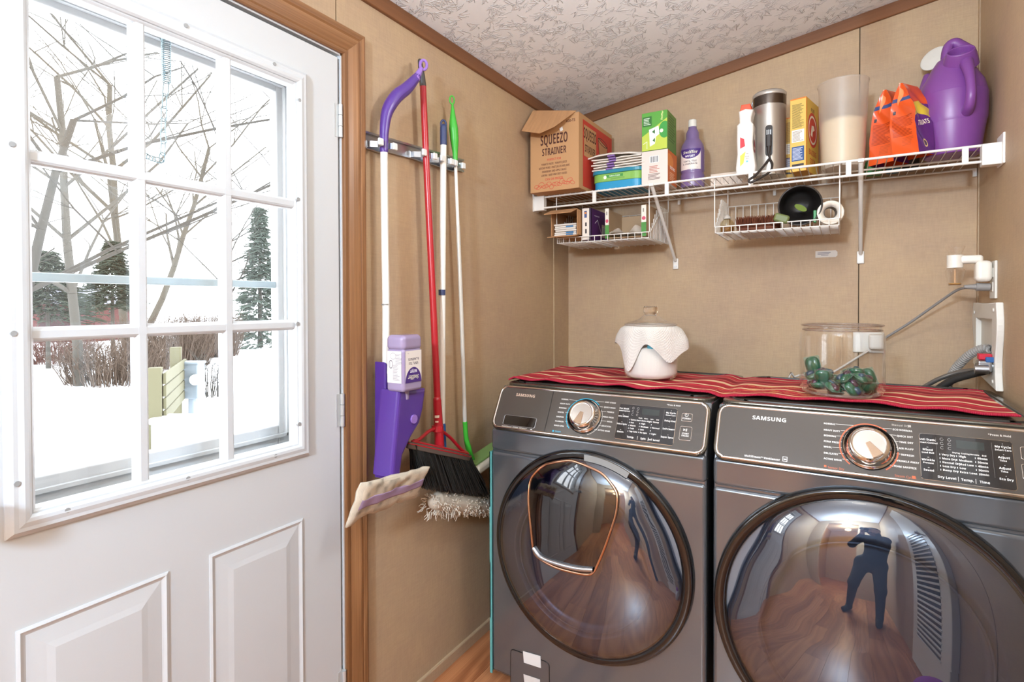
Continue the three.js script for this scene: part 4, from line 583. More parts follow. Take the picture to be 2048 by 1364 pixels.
{ // string mop
  const m = thing('string_mop', 'white pole mop with navy hanging cap and shaggy off white head behind the broom', 'mop', onX(905, 1035, 0.06));
  part(m, 'pole', taperTube(pathX([[887, 286, TX], [885, 580, TX], [884, 870, TX + 0.002]]), [0.0105, 0.0105, 0.0105], 30), M.pole);
  const c0 = onX(887, 288, TX), c1 = onX(887, 241, TX), cap = part(m, 'cap', taperTube([c0, c0.clone().lerp(c1, 0.55), c0.clone().lerp(c1, 0.7)], [0.0115, 0.0115, 0.0115], 12), M.navy); part(cap, 'hang_eye', ringLoop(c0.clone().lerp(c1, 0.84), 0.0085, 0.013, 0.0035, V(0.6, 0, -0.8), V(0, 1, 0)), M.navy);
  const k = onX(884, 585, TX); part(m, 'ring', rod(k.clone().add(V(0, -0.009, 0)), k.clone().add(V(0, 0.009, 0)), 0.0118), M.navy);
  part(m, 'socket', taperTube(pathX([[884, 850, TX + 0.002], [886, 985, TX + 0.004]]), [0.012, 0.016], 12), mat(0x2d5c9a, 0.45), 'blue socket');
  reseed(88); const l = [], a = onX(860, 1002, 0.06), b = onX(972, 1006, 0.06);
  const core = taperTube([a.clone().add(V(0.01, -0.002, -0.02)), a.clone().lerp(b, 0.5).add(V(0.01, 0, 0)), b.clone().add(V(0.01, 0, 0.01))], [0.03, 0.035, 0.032], 30, 12);
  for (let i = 0; i < 800; i++) { const t = rnd(), an = rr(0, 6.283), o = a.clone().lerp(b, t).add(V(0.012, 0, 0)), n = V(Math.cos(an) * 0.85, Math.sin(an), rr(-0.5, 0.5) + (t < 0.08 ? 0.7 : 0)), s = o.clone().addScaledVector(n, 0.026), e = o.clone().addScaledVector(n, rr(0.035, 0.041)).add(V(0, rr(-0.012, 0), 0)); if (e.x < 0.006) e.x = 0.006 + rnd() * 0.004; if (s.x < 0.008) s.x = 0.008; const md = s.clone().lerp(e, 0.6).add(V(rr(-0.004, 0.008), rr(-0.004, 0.004), rr(-0.008, 0.008))); l.push(rod(s, md, 0.0016, 0.0016, 4, true), rod(md, e, 0.0016, 0.001, 4, true)); }
  for (let i = 0; i < 6; i++) { const o = a.clone().lerp(b, 0.05 + i * 0.06).add(V(0.02, -0.03, 0)); l.push(tube([o, o.clone().add(V(0.004, -0.012, rr(-0.01, 0.01))), o.clone().add(V(0.004, -0.026, rr(-0.012, 0.012)))], 0.001, 8, 4)); }
  part(m, 'head_core', core, mat(0xc5b8a6, 0.95)); part(m, 'yarn', l, mat(0xd6cbbb, 0.95)).userData.kind = 'stuff';
}
{ // flat duster mop
  const m = thing('flat_mop', 'thin white pole duster with green teardrop grip in the last rail clip', 'mop', onX(940, 915, TX));
  part(m, 'pole', taperTube(pathX([[911, 326, TX], [916, 455, TX]]), [0.0058, 0.0058], 12), M.pole);
  part(m, 'lower_pole', taperTube(pathX([[916, 452, TX], [922, 600, TX], [930, 850, TX]]), [0.0072, 0.0072, 0.0072], 30), mat(0xcfc9bd, 0.35, { metalness: 0.2 }));
  part(m, 'grip', taperTube(pathX([[911, 328, TX], [910, 300, TX], [908, 268, TX], [906, 240, TX], [905, 209, TX]]), [0.0072, 0.0095, 0.0145, 0.0155, 0.0095, 0.0035], 50, 16), M.green);
  part(m, 'hang_loop', ringLoop(onX(904, 200, TX), 0.0078, 0.0135, 0.0026, V(0.6, 0, -0.8), V(0, 1, 0)), M.green);
  part(m, 'socket', taperTube(pathX([[930, 845, TX], [933, 880, TX], [940, 905, TX + 0.006], [946, 918, TX + 0.01]]), [0.0085, 0.0085, 0.0105, 0.007], 30), M.green);
  const a = onX(938, 928, 0.06), b = onX(985, 896, 0.06), d = b.clone().sub(a).normalize(), n = V(1, 0, 0), u = d.clone().cross(n).normalize().negate(), L = 0.2, O = a.clone(), B = (s0, s1, h0, h1, x0, x1, r) => basis(rbox(s0, s1, h0, h1, x0, x1, r, 3), O, d.clone(), u.clone(), d.clone().cross(u));
  const sg = Math.sign(d.clone().cross(u).x); part(m, 'pad', B(-0.01, L, -0.035, -0.004, sg > 0 ? -0.045 : -0.045, 0.045, 0.012), mat(0xcdbfa8, 0.95), 'beige dusting pad'); part(m, 'plate', B(0, L - 0.01, -0.004, 0.004, -0.03, 0.03, 0.003), mat(0x7c9a55, 0.6), 'dull green plate');
}
// ---------- wire shelf on the back wall ----------
M.wire = mat(0xe6e2da, 0.35); const SH = 1.7145, SZ = 0.345, SB = 1.7205;
{
  const s = thing('wire_shelf', 'white wire shelf with front lip spanning the back wall above the machines', 'shelf', V(0, 1.66, 0));
  part(s, 'front_rail', rod(V(0.03, SH, SZ), V(1.54, SH + 0.003, SZ), 0.0042, 0.0042, 10), M.wire); part(s, 'lower_rail', rod(V(0.03, SH - 0.047, SZ + 0.004), V(1.54, SH - 0.046, SZ + 0.004), 0.0042, 0.0042, 10), M.wire);
  part(s, 'rear_rail', rod(V(0.01, SH - 0.004, 0.012), V(1.56, SH - 0.002, 0.012), 0.0035, 0.0035, 8), M.wire); part(s, 'middle_rail', rod(V(0.02, SH - 0.004, 0.2), V(1.55, SH - 0.002, 0.2), 0.0035, 0.0035, 8), M.wire);
  for (let x = 0.045; x < 1.54; x += 0.0254) part(s, 'deck_wire', [rod(V(x, SH + 0.003, 0.008), V(x, SH + 0.0035, SZ), 0.0016, 0.0016, 5), new THREE.SphereGeometry(0.0032, 6, 4).translate(x, SH + 0.003, SZ + 0.001)], M.wire);
  for (const px of [1189, 1334, 1502, 1697, 1930]) { const x = onZ(px, 350, SZ).x; part(s, 'lip_post', rbox(x - 0.008, x + 0.008, SH - 0.05, SH + 0.002, SZ - 0.003, SZ + 0.006, 0.002), M.wire); }
  part(s, 'end_bracket', [rbox(0, 0.05, SH - 0.058, SH + 0.008, SZ - 0.016, SZ + 0.012, 0.003), box(0, 0.003, SH - 0.06, SH + 0.02, SZ - 0.03, SZ + 0.02)], M.wire); part(s, 'end_bracket', [rbox(W - 0.05, W, SH - 0.06, SH + 0.004, SZ - 0.016, SZ + 0.02, 0.003), rbox(W - 0.006, W, SH - 0.062, SH + 0.028, SZ - 0.04, SZ + 0.036, 0.002)], M.wire);
  for (const [px, py, tx, ty] of [[1352, 527, 1303, 373], [1721, 514, 1722, 330]]) { const f = onZ(px, py, 0), t = onZ(tx, ty, SZ); const b = part(s, 'strut', [rod(V(t.x, SH - 0.004, SZ - 0.006), V(f.x, f.y + 0.012, 0.012), 0.0075, 0.0065, 12), rbox(t.x - 0.009, t.x + 0.009, SH - 0.006, SH + 0.006, SZ - 0.012, SZ + 0.008, 0.002)], M.wire); part(b, 'foot_plate', rbox(f.x - 0.012, f.x + 0.012, f.y - 0.026, f.y + 0.022, 0, 0.008, 0.003), M.wire); part(b, 'screw', rod(V(f.x, f.y - 0.012, 0.007), V(f.x, f.y - 0.012, 0.0105), 0.0042, 0.0036, 10), M.steel); }
  for (const px of [1358, 1549, 1950]) { const c = onZ(px, px === 1950 ? 337 : px === 1549 ? 383 : 398, 0.01); part(s, 'wall_clip', [rbox(c.x - 0.006, c.x + 0.006, SH - 0.028, SH + 0.002, 0, 0.012, 0.003), rod(V(c.x, SH - 0.02, 0.01), V(c.x, SH - 0.02, 0.0145), 0.004, 0.0035, 8)], M.wire); }
}
function basket(label, x0, x1, seed) {
  const yb = 1.512, yl = 1.534, z0 = 0.05, z1 = 0.325, b = thing('wire_basket', label, 'basket', V((x0 + x1) / 2, yb, (z0 + z1) / 2), 'hanging wire baskets'), w = 0.0016;
  part(b, 'rim_wire', [rod(V(x0, yl, z1), V(x1, yl, z1), 0.0022), rod(V(x0, yb, z1), V(x1, yb, z1), w, w, 6)], M.wire);
  for (let x = x0; x <= x1 + 1e-4; x += (x1 - x0) / 14) part(b, 'long_wire', poly([V(x, yl, z1 + 0.001), V(x, yb, z1), V(x, yb - 0.002, z0), V(x, 1.65, z0 - 0.002)], w, 5), M.wire);
  for (let k = 1; k < 14; k++) { const z = z1 + (z0 - z1) * k / 14, top = Math.min(1.66, 1.534 + k * 0.02); part(b, 'cross_wire', poly([V(x0 - 0.001, top, z), V(x0 - 0.001, yb, z), V(x1 + 0.001, yb, z), V(x1 + 0.001, top, z)], w, 5), M.wire); }
  part(b, 'back_rim', rod(V(x0, 1.65, z0), V(x1, 1.65, z0), 0.0022), M.wire);
  for (const x of [x0 - 0.002, x1 + 0.002]) { part(b, 'hanger', poly([V(x, yl, z1), V(x, SH - 0.012, z1 + 0.004), V(x, SH + 0.010, z1 - 0.002), V(x, SH + 0.011, z1 - 0.03), V(x, SH + 0.002, z1 - 0.04)], 0.0022, 6), M.wire); part(b, 'hanger', poly([V(x, 1.65, z0), V(x, SH + 0.010, z0 + 0.002), V(x, SH + 0.010, z0 + 0.03)], 0.0022, 6), M.wire); part(b, 'side_rim', rod(V(x, 1.535, z1 - 0.01), V(x, 1.65, z0 + 0.1), 0.002), M.wire); }
  return b;
}
basket('white wire basket hanging under the shelf, holding the small open cartons', 0.10, 0.505);
basket('white wire basket hanging under the shelf, holding the black scoop and tape roll', 0.757, 1.155);
// ---------- printed cartons ----------
const printAt = { front: (g, b) => g.translate((b[0] + b[1]) / 2, (b[2] + b[3]) / 2, b[5] + 0.0004), right: (g, b) => g.rotateY(Math.PI / 2).translate(b[1] + 0.0004, (b[2] + b[3]) / 2, (b[4] + b[5]) / 2), left: (g, b) => g.rotateY(-Math.PI / 2).translate(b[0] - 0.0004, (b[2] + b[3]) / 2, (b[4] + b[5]) / 2) };
function carton(name, label, cat, b, base, prints, group) {
  const t = thing(name, label, cat, V((b[0] + b[1]) / 2, b[2], (b[4] + b[5]) / 2), group); part(t, 'carton', rbox(...b, 0.0015, 1), base);
  for (const [side, tex] of Object.entries(prints)) { const w = side === 'front' ? b[1] - b[0] : b[5] - b[4]; part(t, 'print_' + (side === 'front' ? 'face' : 'side'), printAt[side](new THREE.PlaneGeometry(w - 0.0025, b[3] - b[2] - 0.0025), b), mat(0xffffff, 0.6, { map: tex })); }
  return t;
}
const label = (w, h, bg, list) => canvasTex(w, h, (c) => { c.fillStyle = bg; c.fillRect(0, 0, w, h); c.textBaseline = 'middle'; for (const [k, ...a] of list) { if (k === 'r') { c.fillStyle = a[4]; c.fillRect(a[0] * w, a[1] * h, a[2] * w, a[3] * h); } else if (k === 'e') { c.fillStyle = a[4]; c.beginPath(); c.ellipse(a[0] * w, a[1] * h, a[2] * w, a[3] * h, 0, 0, 7); c.fill(); } else if (k === 'o') { c.strokeStyle = a[4]; c.lineWidth = a[5] ?? 4; c.beginPath(); c.ellipse(a[0] * w, a[1] * h, a[2] * w, a[3] * h, a[6] ?? 0, 0, 7); c.stroke(); } else if (k === 'p') { c.fillStyle = a[1]; c.beginPath(); a[0].forEach(([x, y], i) => (i ? c.lineTo(x * w, y * h) : c.moveTo(x * w, y * h))); c.fill(); } else if (k === 'l') { c.strokeStyle = a[1]; c.lineWidth = a[2] ?? 4; c.beginPath(); a[0].forEach(([x, y], i) => (i ? c.lineTo(x * w, y * h) : c.moveTo(x * w, y * h))); c.stroke(); } else if (k === 't') { const [s, x, y, size, col, o = {}] = a; c.fillStyle = col; c.font = (o.f ?? 'bold ') + Math.round(size * h) + 'px ' + (o.s ?? 'sans-serif'); c.textAlign = o.a ?? 'center'; c.save(); c.translate(x * w, y * h); if (o.rot) c.rotate(o.rot); c.scale(o.w ?? 1, 1); c.fillText(s, 0, 0); c.restore(); } else if (k === 'x') { const [x, y, ww, n, gap, col, sd] = a; c.fillStyle = col; for (let i = 0; i < n; i++) c.fillRect(x * w, (y + i * gap) * h, w * ww * (0.65 + 0.35 * hash(i, sd ?? 1, 4)), gap * h * 0.45); } else if (k === 'b') { const [x, y, ww, hh] = a; c.fillStyle = '#fff'; c.fillRect(x * w, y * h, ww * w, hh * h); c.fillStyle = '#222'; for (let i = 0; i < 22; i++) c.fillRect((x + ww * (0.05 + i * 0.041)) * w, y * h + 4, ww * w * (0.012 + 0.018 * hash(i, 5, 5)), hh * h - 8); } } });
const kraftTex = dataTex(256, 256, (u, v, i, j) => { const k = 1 + (hash(i, j, 41) - 0.5) * 0.05 + (vn(u * 40, v * 6, 40, 6, 42) - 0.5) * 0.07; return [188 * k, 140 * k, 96 * k]; }); M.kraft = mat(0xffffff, 0.85, { map: rep(kraftTex, 4, 4) });
{ // strainer box
  const bx = [0.021, 0.247, SB, 2.029, 0.055, 0.424], dk = '#4a2118', rd = '#c2432f';
  const veg = []; reseed(9); for (let i = 0; i < 15; i++) veg.push(['o', 0.13 + i * 0.053, 0.925 + 0.02 * Math.sin(i * 2.3) - (i > 8 ? 0.02 : 0), rr(0.035, 0.06), rr(0.018, 0.034), rd, 4, rr(-0.5, 0.5)]);
  const front = label(512, 700, '#bd9062', [['t', '400-TS', 0.84, 0.095, 0.05, dk, { w: 0.9 }], ['t', 'SQUEEZO', 0.5, 0.3, 0.19, dk, { w: 0.5 }], ['t', 'STRAINER', 0.5, 0.465, 0.135, dk, { w: 0.58 }], ['t', 'PERFECT FOR', 0.5, 0.575, 0.04, rd, { w: 0.85 }], ['t', 'TOMATO PASTE · TOMATO JUICE', 0.5, 0.63, 0.038, dk, { w: 0.66 }], ['t', 'KETCHUP PUREE · FRUIT JELLIES AND JAMS', 0.5, 0.68, 0.038, dk, { w: 0.6 }], ['t', 'CRANBERRY AND APPLE SAUCE', 0.5, 0.73, 0.038, dk, { w: 0.66 }], ['t', 'LEKVAR · BABY AND DIET FOODS', 0.5, 0.78, 0.038, dk, { w: 0.66 }], ['t', 'CAN OR FREEZE', 0.5, 0.84, 0.042, rd, { w: 0.9 }], ...veg]);
  const side = label(700, 700, '#bd9062', [['r', 0.1, 0.06, 0.9, 0.9, '#c23a2b'], ['r', 0.13, 0.12, 0.36, 0.42, '#bd9062'], ['t', 'SQUEEZO', 0.31, 0.23, 0.2, dk, { w: 0.42 }], ['t', 'STRAINER', 0.31, 0.43, 0.14, dk, { w: 0.46 }], ['p', [[0.55, 0.18], [0.85, 0.24], [0.8, 0.62], [0.62, 0.6]], '#b9855a'], ['l', [[0.55, 0.18], [0.85, 0.24], [0.8, 0.62], [0.62, 0.6], [0.55, 0.18]], dk, 9], ['o', 0.7, 0.21, 0.15, 0.04, dk, 8, 0.12]]);
  const t = carton('cardboard_box', 'large kraft strainer box with torn flap at the end of the shelf', 'box', bx, M.kraft, { front, right: side });
  const pts = [onZ(1066, 221, 0.405), onZ(1153, 221, 0.424), onZ(1119, 246, 0.475), onZ(1108, 254, 0.487), onZ(1079, 267, 0.505), onZ(1043, 262, 0.505)], g = new THREE.BufferGeometry(), pos = []; for (const dz of [0, -0.003]) for (const p of pts) pos.push(p.x, p.y, p.z + dz);
  const idx = [0, 2, 1, 0, 3, 2, 0, 4, 3, 0, 5, 4, 6, 7, 8, 6, 8, 9, 6, 9, 10, 6, 10, 11]; for (let i = 0; i < 6; i++) { const j = (i + 1) % 6; idx.push(i, j, 6 + i, j, 6 + j, 6 + i); } g.setAttribute('position', new THREE.Float32BufferAttribute(pos, 3)); g.setIndex(idx); part(t, 'flap', boxUV(g.toNonIndexed()), M.kraft);
  const tg = onZ(1122, 259, 0.4275); part(t, 'paper_scrap', extr(shapeOf([[0, 0.006], [0.014, 0.012], [0.018, -0.004], [0.006, -0.008]]), 0.0006).translate(tg.x - 0.008, tg.y, tg.z), mat(0xe6ded4, 0.8));
}
{ // wipes tub
  const c = V(0.375, SB, 0.255), t = thing('wipes_tub', 'teal and lime green wipes tub under the stacked white pads', 'tub', c), teal = phys(0x1f7f97, 0.3, { clearcoat: 0.3 });
  const ring = (w, d, y0, y1, r) => basis(extr(rrShape(w, d, r), y1 - y0 - 0.002, 0.001, 2, 8), V(c.x, y0 + 0.001, c.z), V(1, 0, 0), V(0, 0, -1), V(0, 1, 0));
  part(t, 'base', ring(0.205, 0.165, SB, SB + 0.034, 0.035), mat(0x2591bd, 0.35)); part(t, 'band', ring(0.211, 0.171, SB + 0.03, SB + 0.062, 0.037), mat(0x7fb24e, 0.45), 'lime green printed band'); part(t, 'lid', ring(0.222, 0.182, SB + 0.062, SB + 0.076, 0.04), teal);
  part(t, 'band_print', new THREE.PlaneGeometry(0.12, 0.026).translate(c.x, SB + 0.046, c.z + 0.0875), mat(0xffffff, 0.5, { map: label(512, 112, '#86b757', [['r', 0.14, 0.12, 0.6, 0.42, '#3f8f3a'], ['e', 0.1, 0.45, 0.055, 0.28, '#e9f0dc'], ['t', 'PURE & CLEAN', 0.44, 0.33, 0.3, '#eef5e6', { w: 0.85 }], ['x', 0.3, 0.66, 0.55, 2, 0.14, '#5d8f3c', 7]]) }));
  reseed(23);
  for (let k = 0; k < 6; k++) {
    const y = SB + 0.0775 + k * 0.0105, w = k === 5 ? 0.262 : 0.225 - k * 0.004, d = 0.15, ox = k === 5 ? -0.012 : rr(-0.006, 0.006), g = new THREE.BoxGeometry(w, 0.009, d, 22, 2, 12), p = g.attributes.position, sd = 50 + k;
    for (let i = 0; i < p.count; i++) { const x = p.getX(i), z = p.getZ(i), e = Math.max(Math.abs(x) / (w / 2), Math.abs(z) / (d / 2)); let yy = p.getY(i) * (1 - 0.5 * Math.pow(e, 4)) + (vn(x * 30 + 9, z * 30 + 9, 99, 99, sd) - 0.5) * 0.003; if (k === 5) yy += 0.004 + 0.010 * Math.sin((x / w + 0.5) * 4) - (e > 0.8 ? (e - 0.8) * 0.03 : 0); p.setXYZ(i, x + (vn(z * 40 + 5, k, 99, 99, sd) - 0.5) * 0.008, yy, z + (vn(x * 40 + 5, k, 99, 99, sd + 1) - 0.5) * 0.008); }
    g.computeVertexNormals(); const at = V(c.x + ox, y, c.z + 0.004); g.translate(at.x, at.y + 0.0055, at.z);
    const pad = thing('mop_pad', ['white mop pad lying directly on the wipes tub lid', 'white mop pad second up in the stack on the wipes tub', 'white mop pad third up in the stack on the wipes tub', 'white mop pad fourth up in the stack on the wipes tub', 'white mop pad just under the rumpled top pad on the wipes tub', 'rumpled white mop pad topping the stack on the wipes tub'][k], 'pad', at, 'white mop pads stacked on the tub'); part(pad, 'cloth', g, mat(0xe2d8cc, 0.95)); part(pad, 'stripe', rbox(at.x - 0.05 + k * 0.004, at.x - 0.018 + k * 0.004, at.y + 0.0015, at.y + 0.009, at.z + d / 2 - 0.012, at.z + d / 2 + 0.0035, 0.003), mat(0x8a6aa8, 0.95), 'purple stripe');
  }
}
carton('small_carton', 'white carton with barcode and orange side under the green box', 'box', [0.478, 0.582, SB, 1.851, 0.2, 0.335], mat(0xe2d3c8, 0.6), { front: label(400, 512, '#dfd0c6', [['b', 0.32, 0.16, 0.34, 0.2], ['x', 0.3, 0.46, 0.4, 5, 0.045, '#b06a58', 3], ['x', 0.25, 0.7, 0.5, 5, 0.04, '#6c5a52', 5]]), right: label(512, 512, '#d4712f', [['e', 0.2, 0.3, 0.4, 0.2, '#e78d3c'], ['t', 'DUSTERS', 0.5, 0.5, 0.13, '#fff'], ['x', 0.2, 0.65, 0.6, 5, 0.05, '#f2c49c', 6]]) });
carton('duster_box', 'green and yellow refill box stacked on the white carton', 'box', [0.479, 0.581, 1.852, 2.003, 0.205, 0.335], mat(0x5f8f3c, 0.5), { front: label(400, 560, '#58a03c', [['p', [[0, 0.62], [1, 0.2], [1, 1], [0, 1]], '#b9c94a'], ['r', 0.03, 0.1, 0.36, 0.26, '#2f6b2c'], ['x', 0.07, 0.14, 0.28, 5, 0.04, '#d6e6cf', 4], ['e', 0.9, 0.5, 0.22, 0.22, '#3f9a41'], ['p', [[0.28, 0.45], [0.66, 0.38], [0.7, 0.6], [0.56, 0.66], [0.52, 0.84], [0.32, 0.9]], '#efeee6'], ['p', [[0.4, 0.52], [0.52, 0.46], [0.52, 0.58]], '#2f6b2c'], ['p', [[0.42, 0.75], [0.52, 0.68], [0.52, 0.8]], '#2f6b2c'], ['e', 0.78, 0.52, 0.07, 0.05, '#e9e2d2'], ['l', [[0.04, 0.82], [0.2, 0.76], [0.2, 0.95]], '#e6efdc', 8], ['t', 'Swiffer', 0.8, 0.13, 0.07, '#e8e7a0', { f: 'italic bold ', rot: -1.45 }]]), right: label(256, 400, '#6b8f45', [['x', 0.1, 0.1, 0.8, 10, 0.07, '#486b2e', 3]]) });
{ // purple floor cleaner
  const c = V(0.637, SB, 0.165), t = thing('cleaner_bottle', 'purple floor cleaner bottle with white cap standing beside the green box', 'bottle', c), pl = phys(0x78638f, 0.25, { clearcoat: 0.4 });
  const body = lathe([[0, 0], [0.043, 0], [0.047, 0.004], [0.0475, 0.05], [0.0445, 0.056], [0.0445, 0.062], [0.0475, 0.067], [0.0475, 0.152], [0.044, 0.172], [0.034, 0.19], [0.027, 0.2], [0.0255, 0.225], [0.017, 0.242], [0.0155, 0.255]], 40, c); part(t, 'bottle', body, pl);
  part(t, 'cap', lathe([[0.0168, 0.249], [0.0172, 0.252], [0.0165, 0.276], [0.0145, 0.279], [0, 0.279]], 30, c), M.plastic, 'white screw cap');
  const lg = new THREE.CylinderGeometry(0.0479, 0.0479, 0.083, 40, 1, true, -0.95, 1.9).translate(c.x, c.y + 0.11, c.z); part(t, 'label', lg, mat(0xffffff, 0.5, { map: wetLabel(false) })); lg.rotateY(0);
}
carton('flat_carton', 'flat pale pink carton with fine print lying behind the spray bottle', 'box', [0.705, 0.85, SB, 1.772, 0.06, 0.15], mat(0xdcc9b8, 0.7), { front: label(700, 240, '#dccab8', [...Array.from({ length: 26 }, (_, i) => ['r', 0.06 + i * 0.034, 0.2 + 0.25 * hash(i, 7, 7), 0.008, 0.35 + 0.2 * hash(i, 8, 7), '#8d7e74'])]) });
{ // white stain spray
  const c = V(0.858, SB, 0.285), t = thing('spray_bottle', 'white stain remover bottle with orange flip cap in front of the pale carton', 'bottle', c), w = phys(0xe8e2da, 0.3, { clearcoat: 0.3 });
  const prof = [[-0.024, 0], [0.026, 0], [0.027, 0.02], [0.019, 0.08], [0.017, 0.11], [0.019, 0.145], [0.019, 0.172], [0.012, 0.182], [0.012, 0.202], [0.017, 0.222], [0.0, 0.226], [-0.015, 0.222], [-0.013, 0.202], [-0.0125, 0.182], [-0.021, 0.174], [-0.022, 0.12], [-0.02, 0.07], [-0.025, 0.02]];
  part(t, 'bottle', basis(extr(shapeOf(prof), 0.05, 0.008, 4), V(c.x, c.y + 0.008, c.z - 0.035), V(1, 0, 0), V(0, 1, 0), V(0, 0, 1)), w);
  part(t, 'cap', basis(extr(shapeOf([[-0.018, 0.222], [0.019, 0.222], [0.014, 0.246], [-0.012, 0.246]]), 0.052, 0.003, 2), V(c.x, c.y + 0.01, c.z - 0.036), V(1, 0, 0), V(0, 1, 0), V(0, 0, 1)), mat(0xe2532e, 0.45), 'orange flip cap');
  part(t, 'front_print', new THREE.PlaneGeometry(0.034, 0.12).translate(c.x, c.y + 0.085, c.z + 0.0236), mat(0xffffff, 0.5, { map: label(220, 700, '#e8e2da', [['p', [[0, 0.05], [0.4, 0.12], [0.5, 0.34], [0, 0.4]], '#cf2b35'], ['p', [[0, 0.62], [0.55, 0.5], [0.35, 0.85], [0, 0.95]], '#e7d34a'], ['t', 'oxy', 0.7, 0.57, 0.05, '#666'], ['t', 'free &', 0.7, 0.66, 0.045, '#666'], ['t', 'clear', 0.7, 0.72, 0.045, '#666'], ['r', 0.6, 0.78, 0.2, 0.06, '#6ab6d8']]) }));
  part(t, 'side_print', new THREE.PlaneGeometry(0.05, 0.11).rotateY(Math.PI / 2).translate(c.x + 0.0275, c.y + 0.1, c.z - 0.01), mat(0xffffff, 0.5, { map: label(300, 600, '#e4ddd4', [['e', 0.5, 0.5, 0.42, 0.3, '#8f2630'], ['t', 'SHOUT', 0.5, 0.5, 0.12, '#f2e9d0']]) }));
}
{ // steel canister with a cord
  const c = V(0.928, SB, 0.205), r = 0.056, t = thing('steel_canister', 'brushed steel travel kettle with cord and plug stored in its side slot', 'kettle', c), st = mat(0xb3aca3, 0.34, { metalness: 0.75 });
  part(t, 'body', lathe([[0, 0], [r, 0], [r + 0.001, 0.004], [r + 0.001, 0.195], [r, 0.1965], [r + 0.001, 0.198], [r + 0.001, 0.262]], 56, c), st);
  part(t, 'band', lathe([[r + 0.001, 0.262], [r + 0.0018, 0.264], [r + 0.0018, 0.296], [r + 0.001, 0.298]], 56, c), mat(0x6b625b, 0.2, { metalness: 1 }), 'dark polished band'); part(t, 'lid', lathe([[r + 0.001, 0.298], [r + 0.003, 0.301], [r + 0.003, 0.309], [r - 0.004, 0.316], [0, 0.319]], 56, c), mat(0xc9c3ba, 0.35, { metalness: 0.6 }));
  part(t, 'handle', tube([V(c.x - r, c.y + 0.3, c.z), V(c.x - r - 0.008, c.y + 0.27, c.z), V(c.x - r - 0.006, c.y + 0.23, c.z + 0.002), V(c.x - r + 0.002, c.y + 0.215, c.z + 0.004)], 0.003, 20, 6), M.steel);
  const a = 0.08, n = V(Math.sin(a), 0, Math.cos(a)), ex = V(Math.cos(a), 0, -Math.sin(a)), o = c.clone().addScaledVector(n, r - 0.003), sl = rrShape(0.026, 0.115, 0.0125);
  const s = part(t, 'cord_slot', basis(extr(sl, 0.0045, 0.0004), o.clone().add(V(0, 0.125, 0)), ex.clone(), V(0, 1, 0), n.clone()), mat(0x2a2522, 0.6)); part(s, 'slot_rim', basis(rimTube(outline(sl), 0.0013, 80), o.clone().add(V(0, 0.125, 0)).addScaledVector(n, 0.0045), ex.clone(), V(0, 1, 0), n.clone()), st);
  const P = (x, y, d) => o.clone().addScaledVector(ex, x).add(V(0, y, 0)).addScaledVector(n, d), cord = mat(0x2b2320, 0.55), pl = part(t, 'plug', [basis(rbox(-0.0085, 0.0085, 0.1, 0.145, 0.004, 0.018, 0.004), o.clone(), ex.clone(), V(0, 1, 0), n.clone()), rod(P(0, 0.075, 0.011), P(0, 0.102, 0.011), 0.0045, 0.007)], cord);
  for (const x of [-0.006, 0, 0.006]) part(pl, 'prong', basis(box(x - 0.001, x + 0.001, 0.144, 0.162, 0.008, 0.013), o.clone(), ex.clone(), V(0, 1, 0), n.clone()), M.steel);
  part(t, 'cord', tube([P(0, 0.08, 0.011), P(0.004, 0.055, 0.014), P(0.012, 0.03, 0.03), P(0.006, 0.0, 0.06), P(-0.018, -0.03, 0.12), P(-0.035, -0.045, 0.15), P(-0.055, -0.052, 0.15), P(-0.058, -0.042, 0.15), P(-0.04, -0.028, 0.14), P(-0.024, 0.0, 0.1), P(-0.014, 0.03, 0.03), P(0.0, 0.055, 0.012)], 0.0042, 90, 8), cord);
}
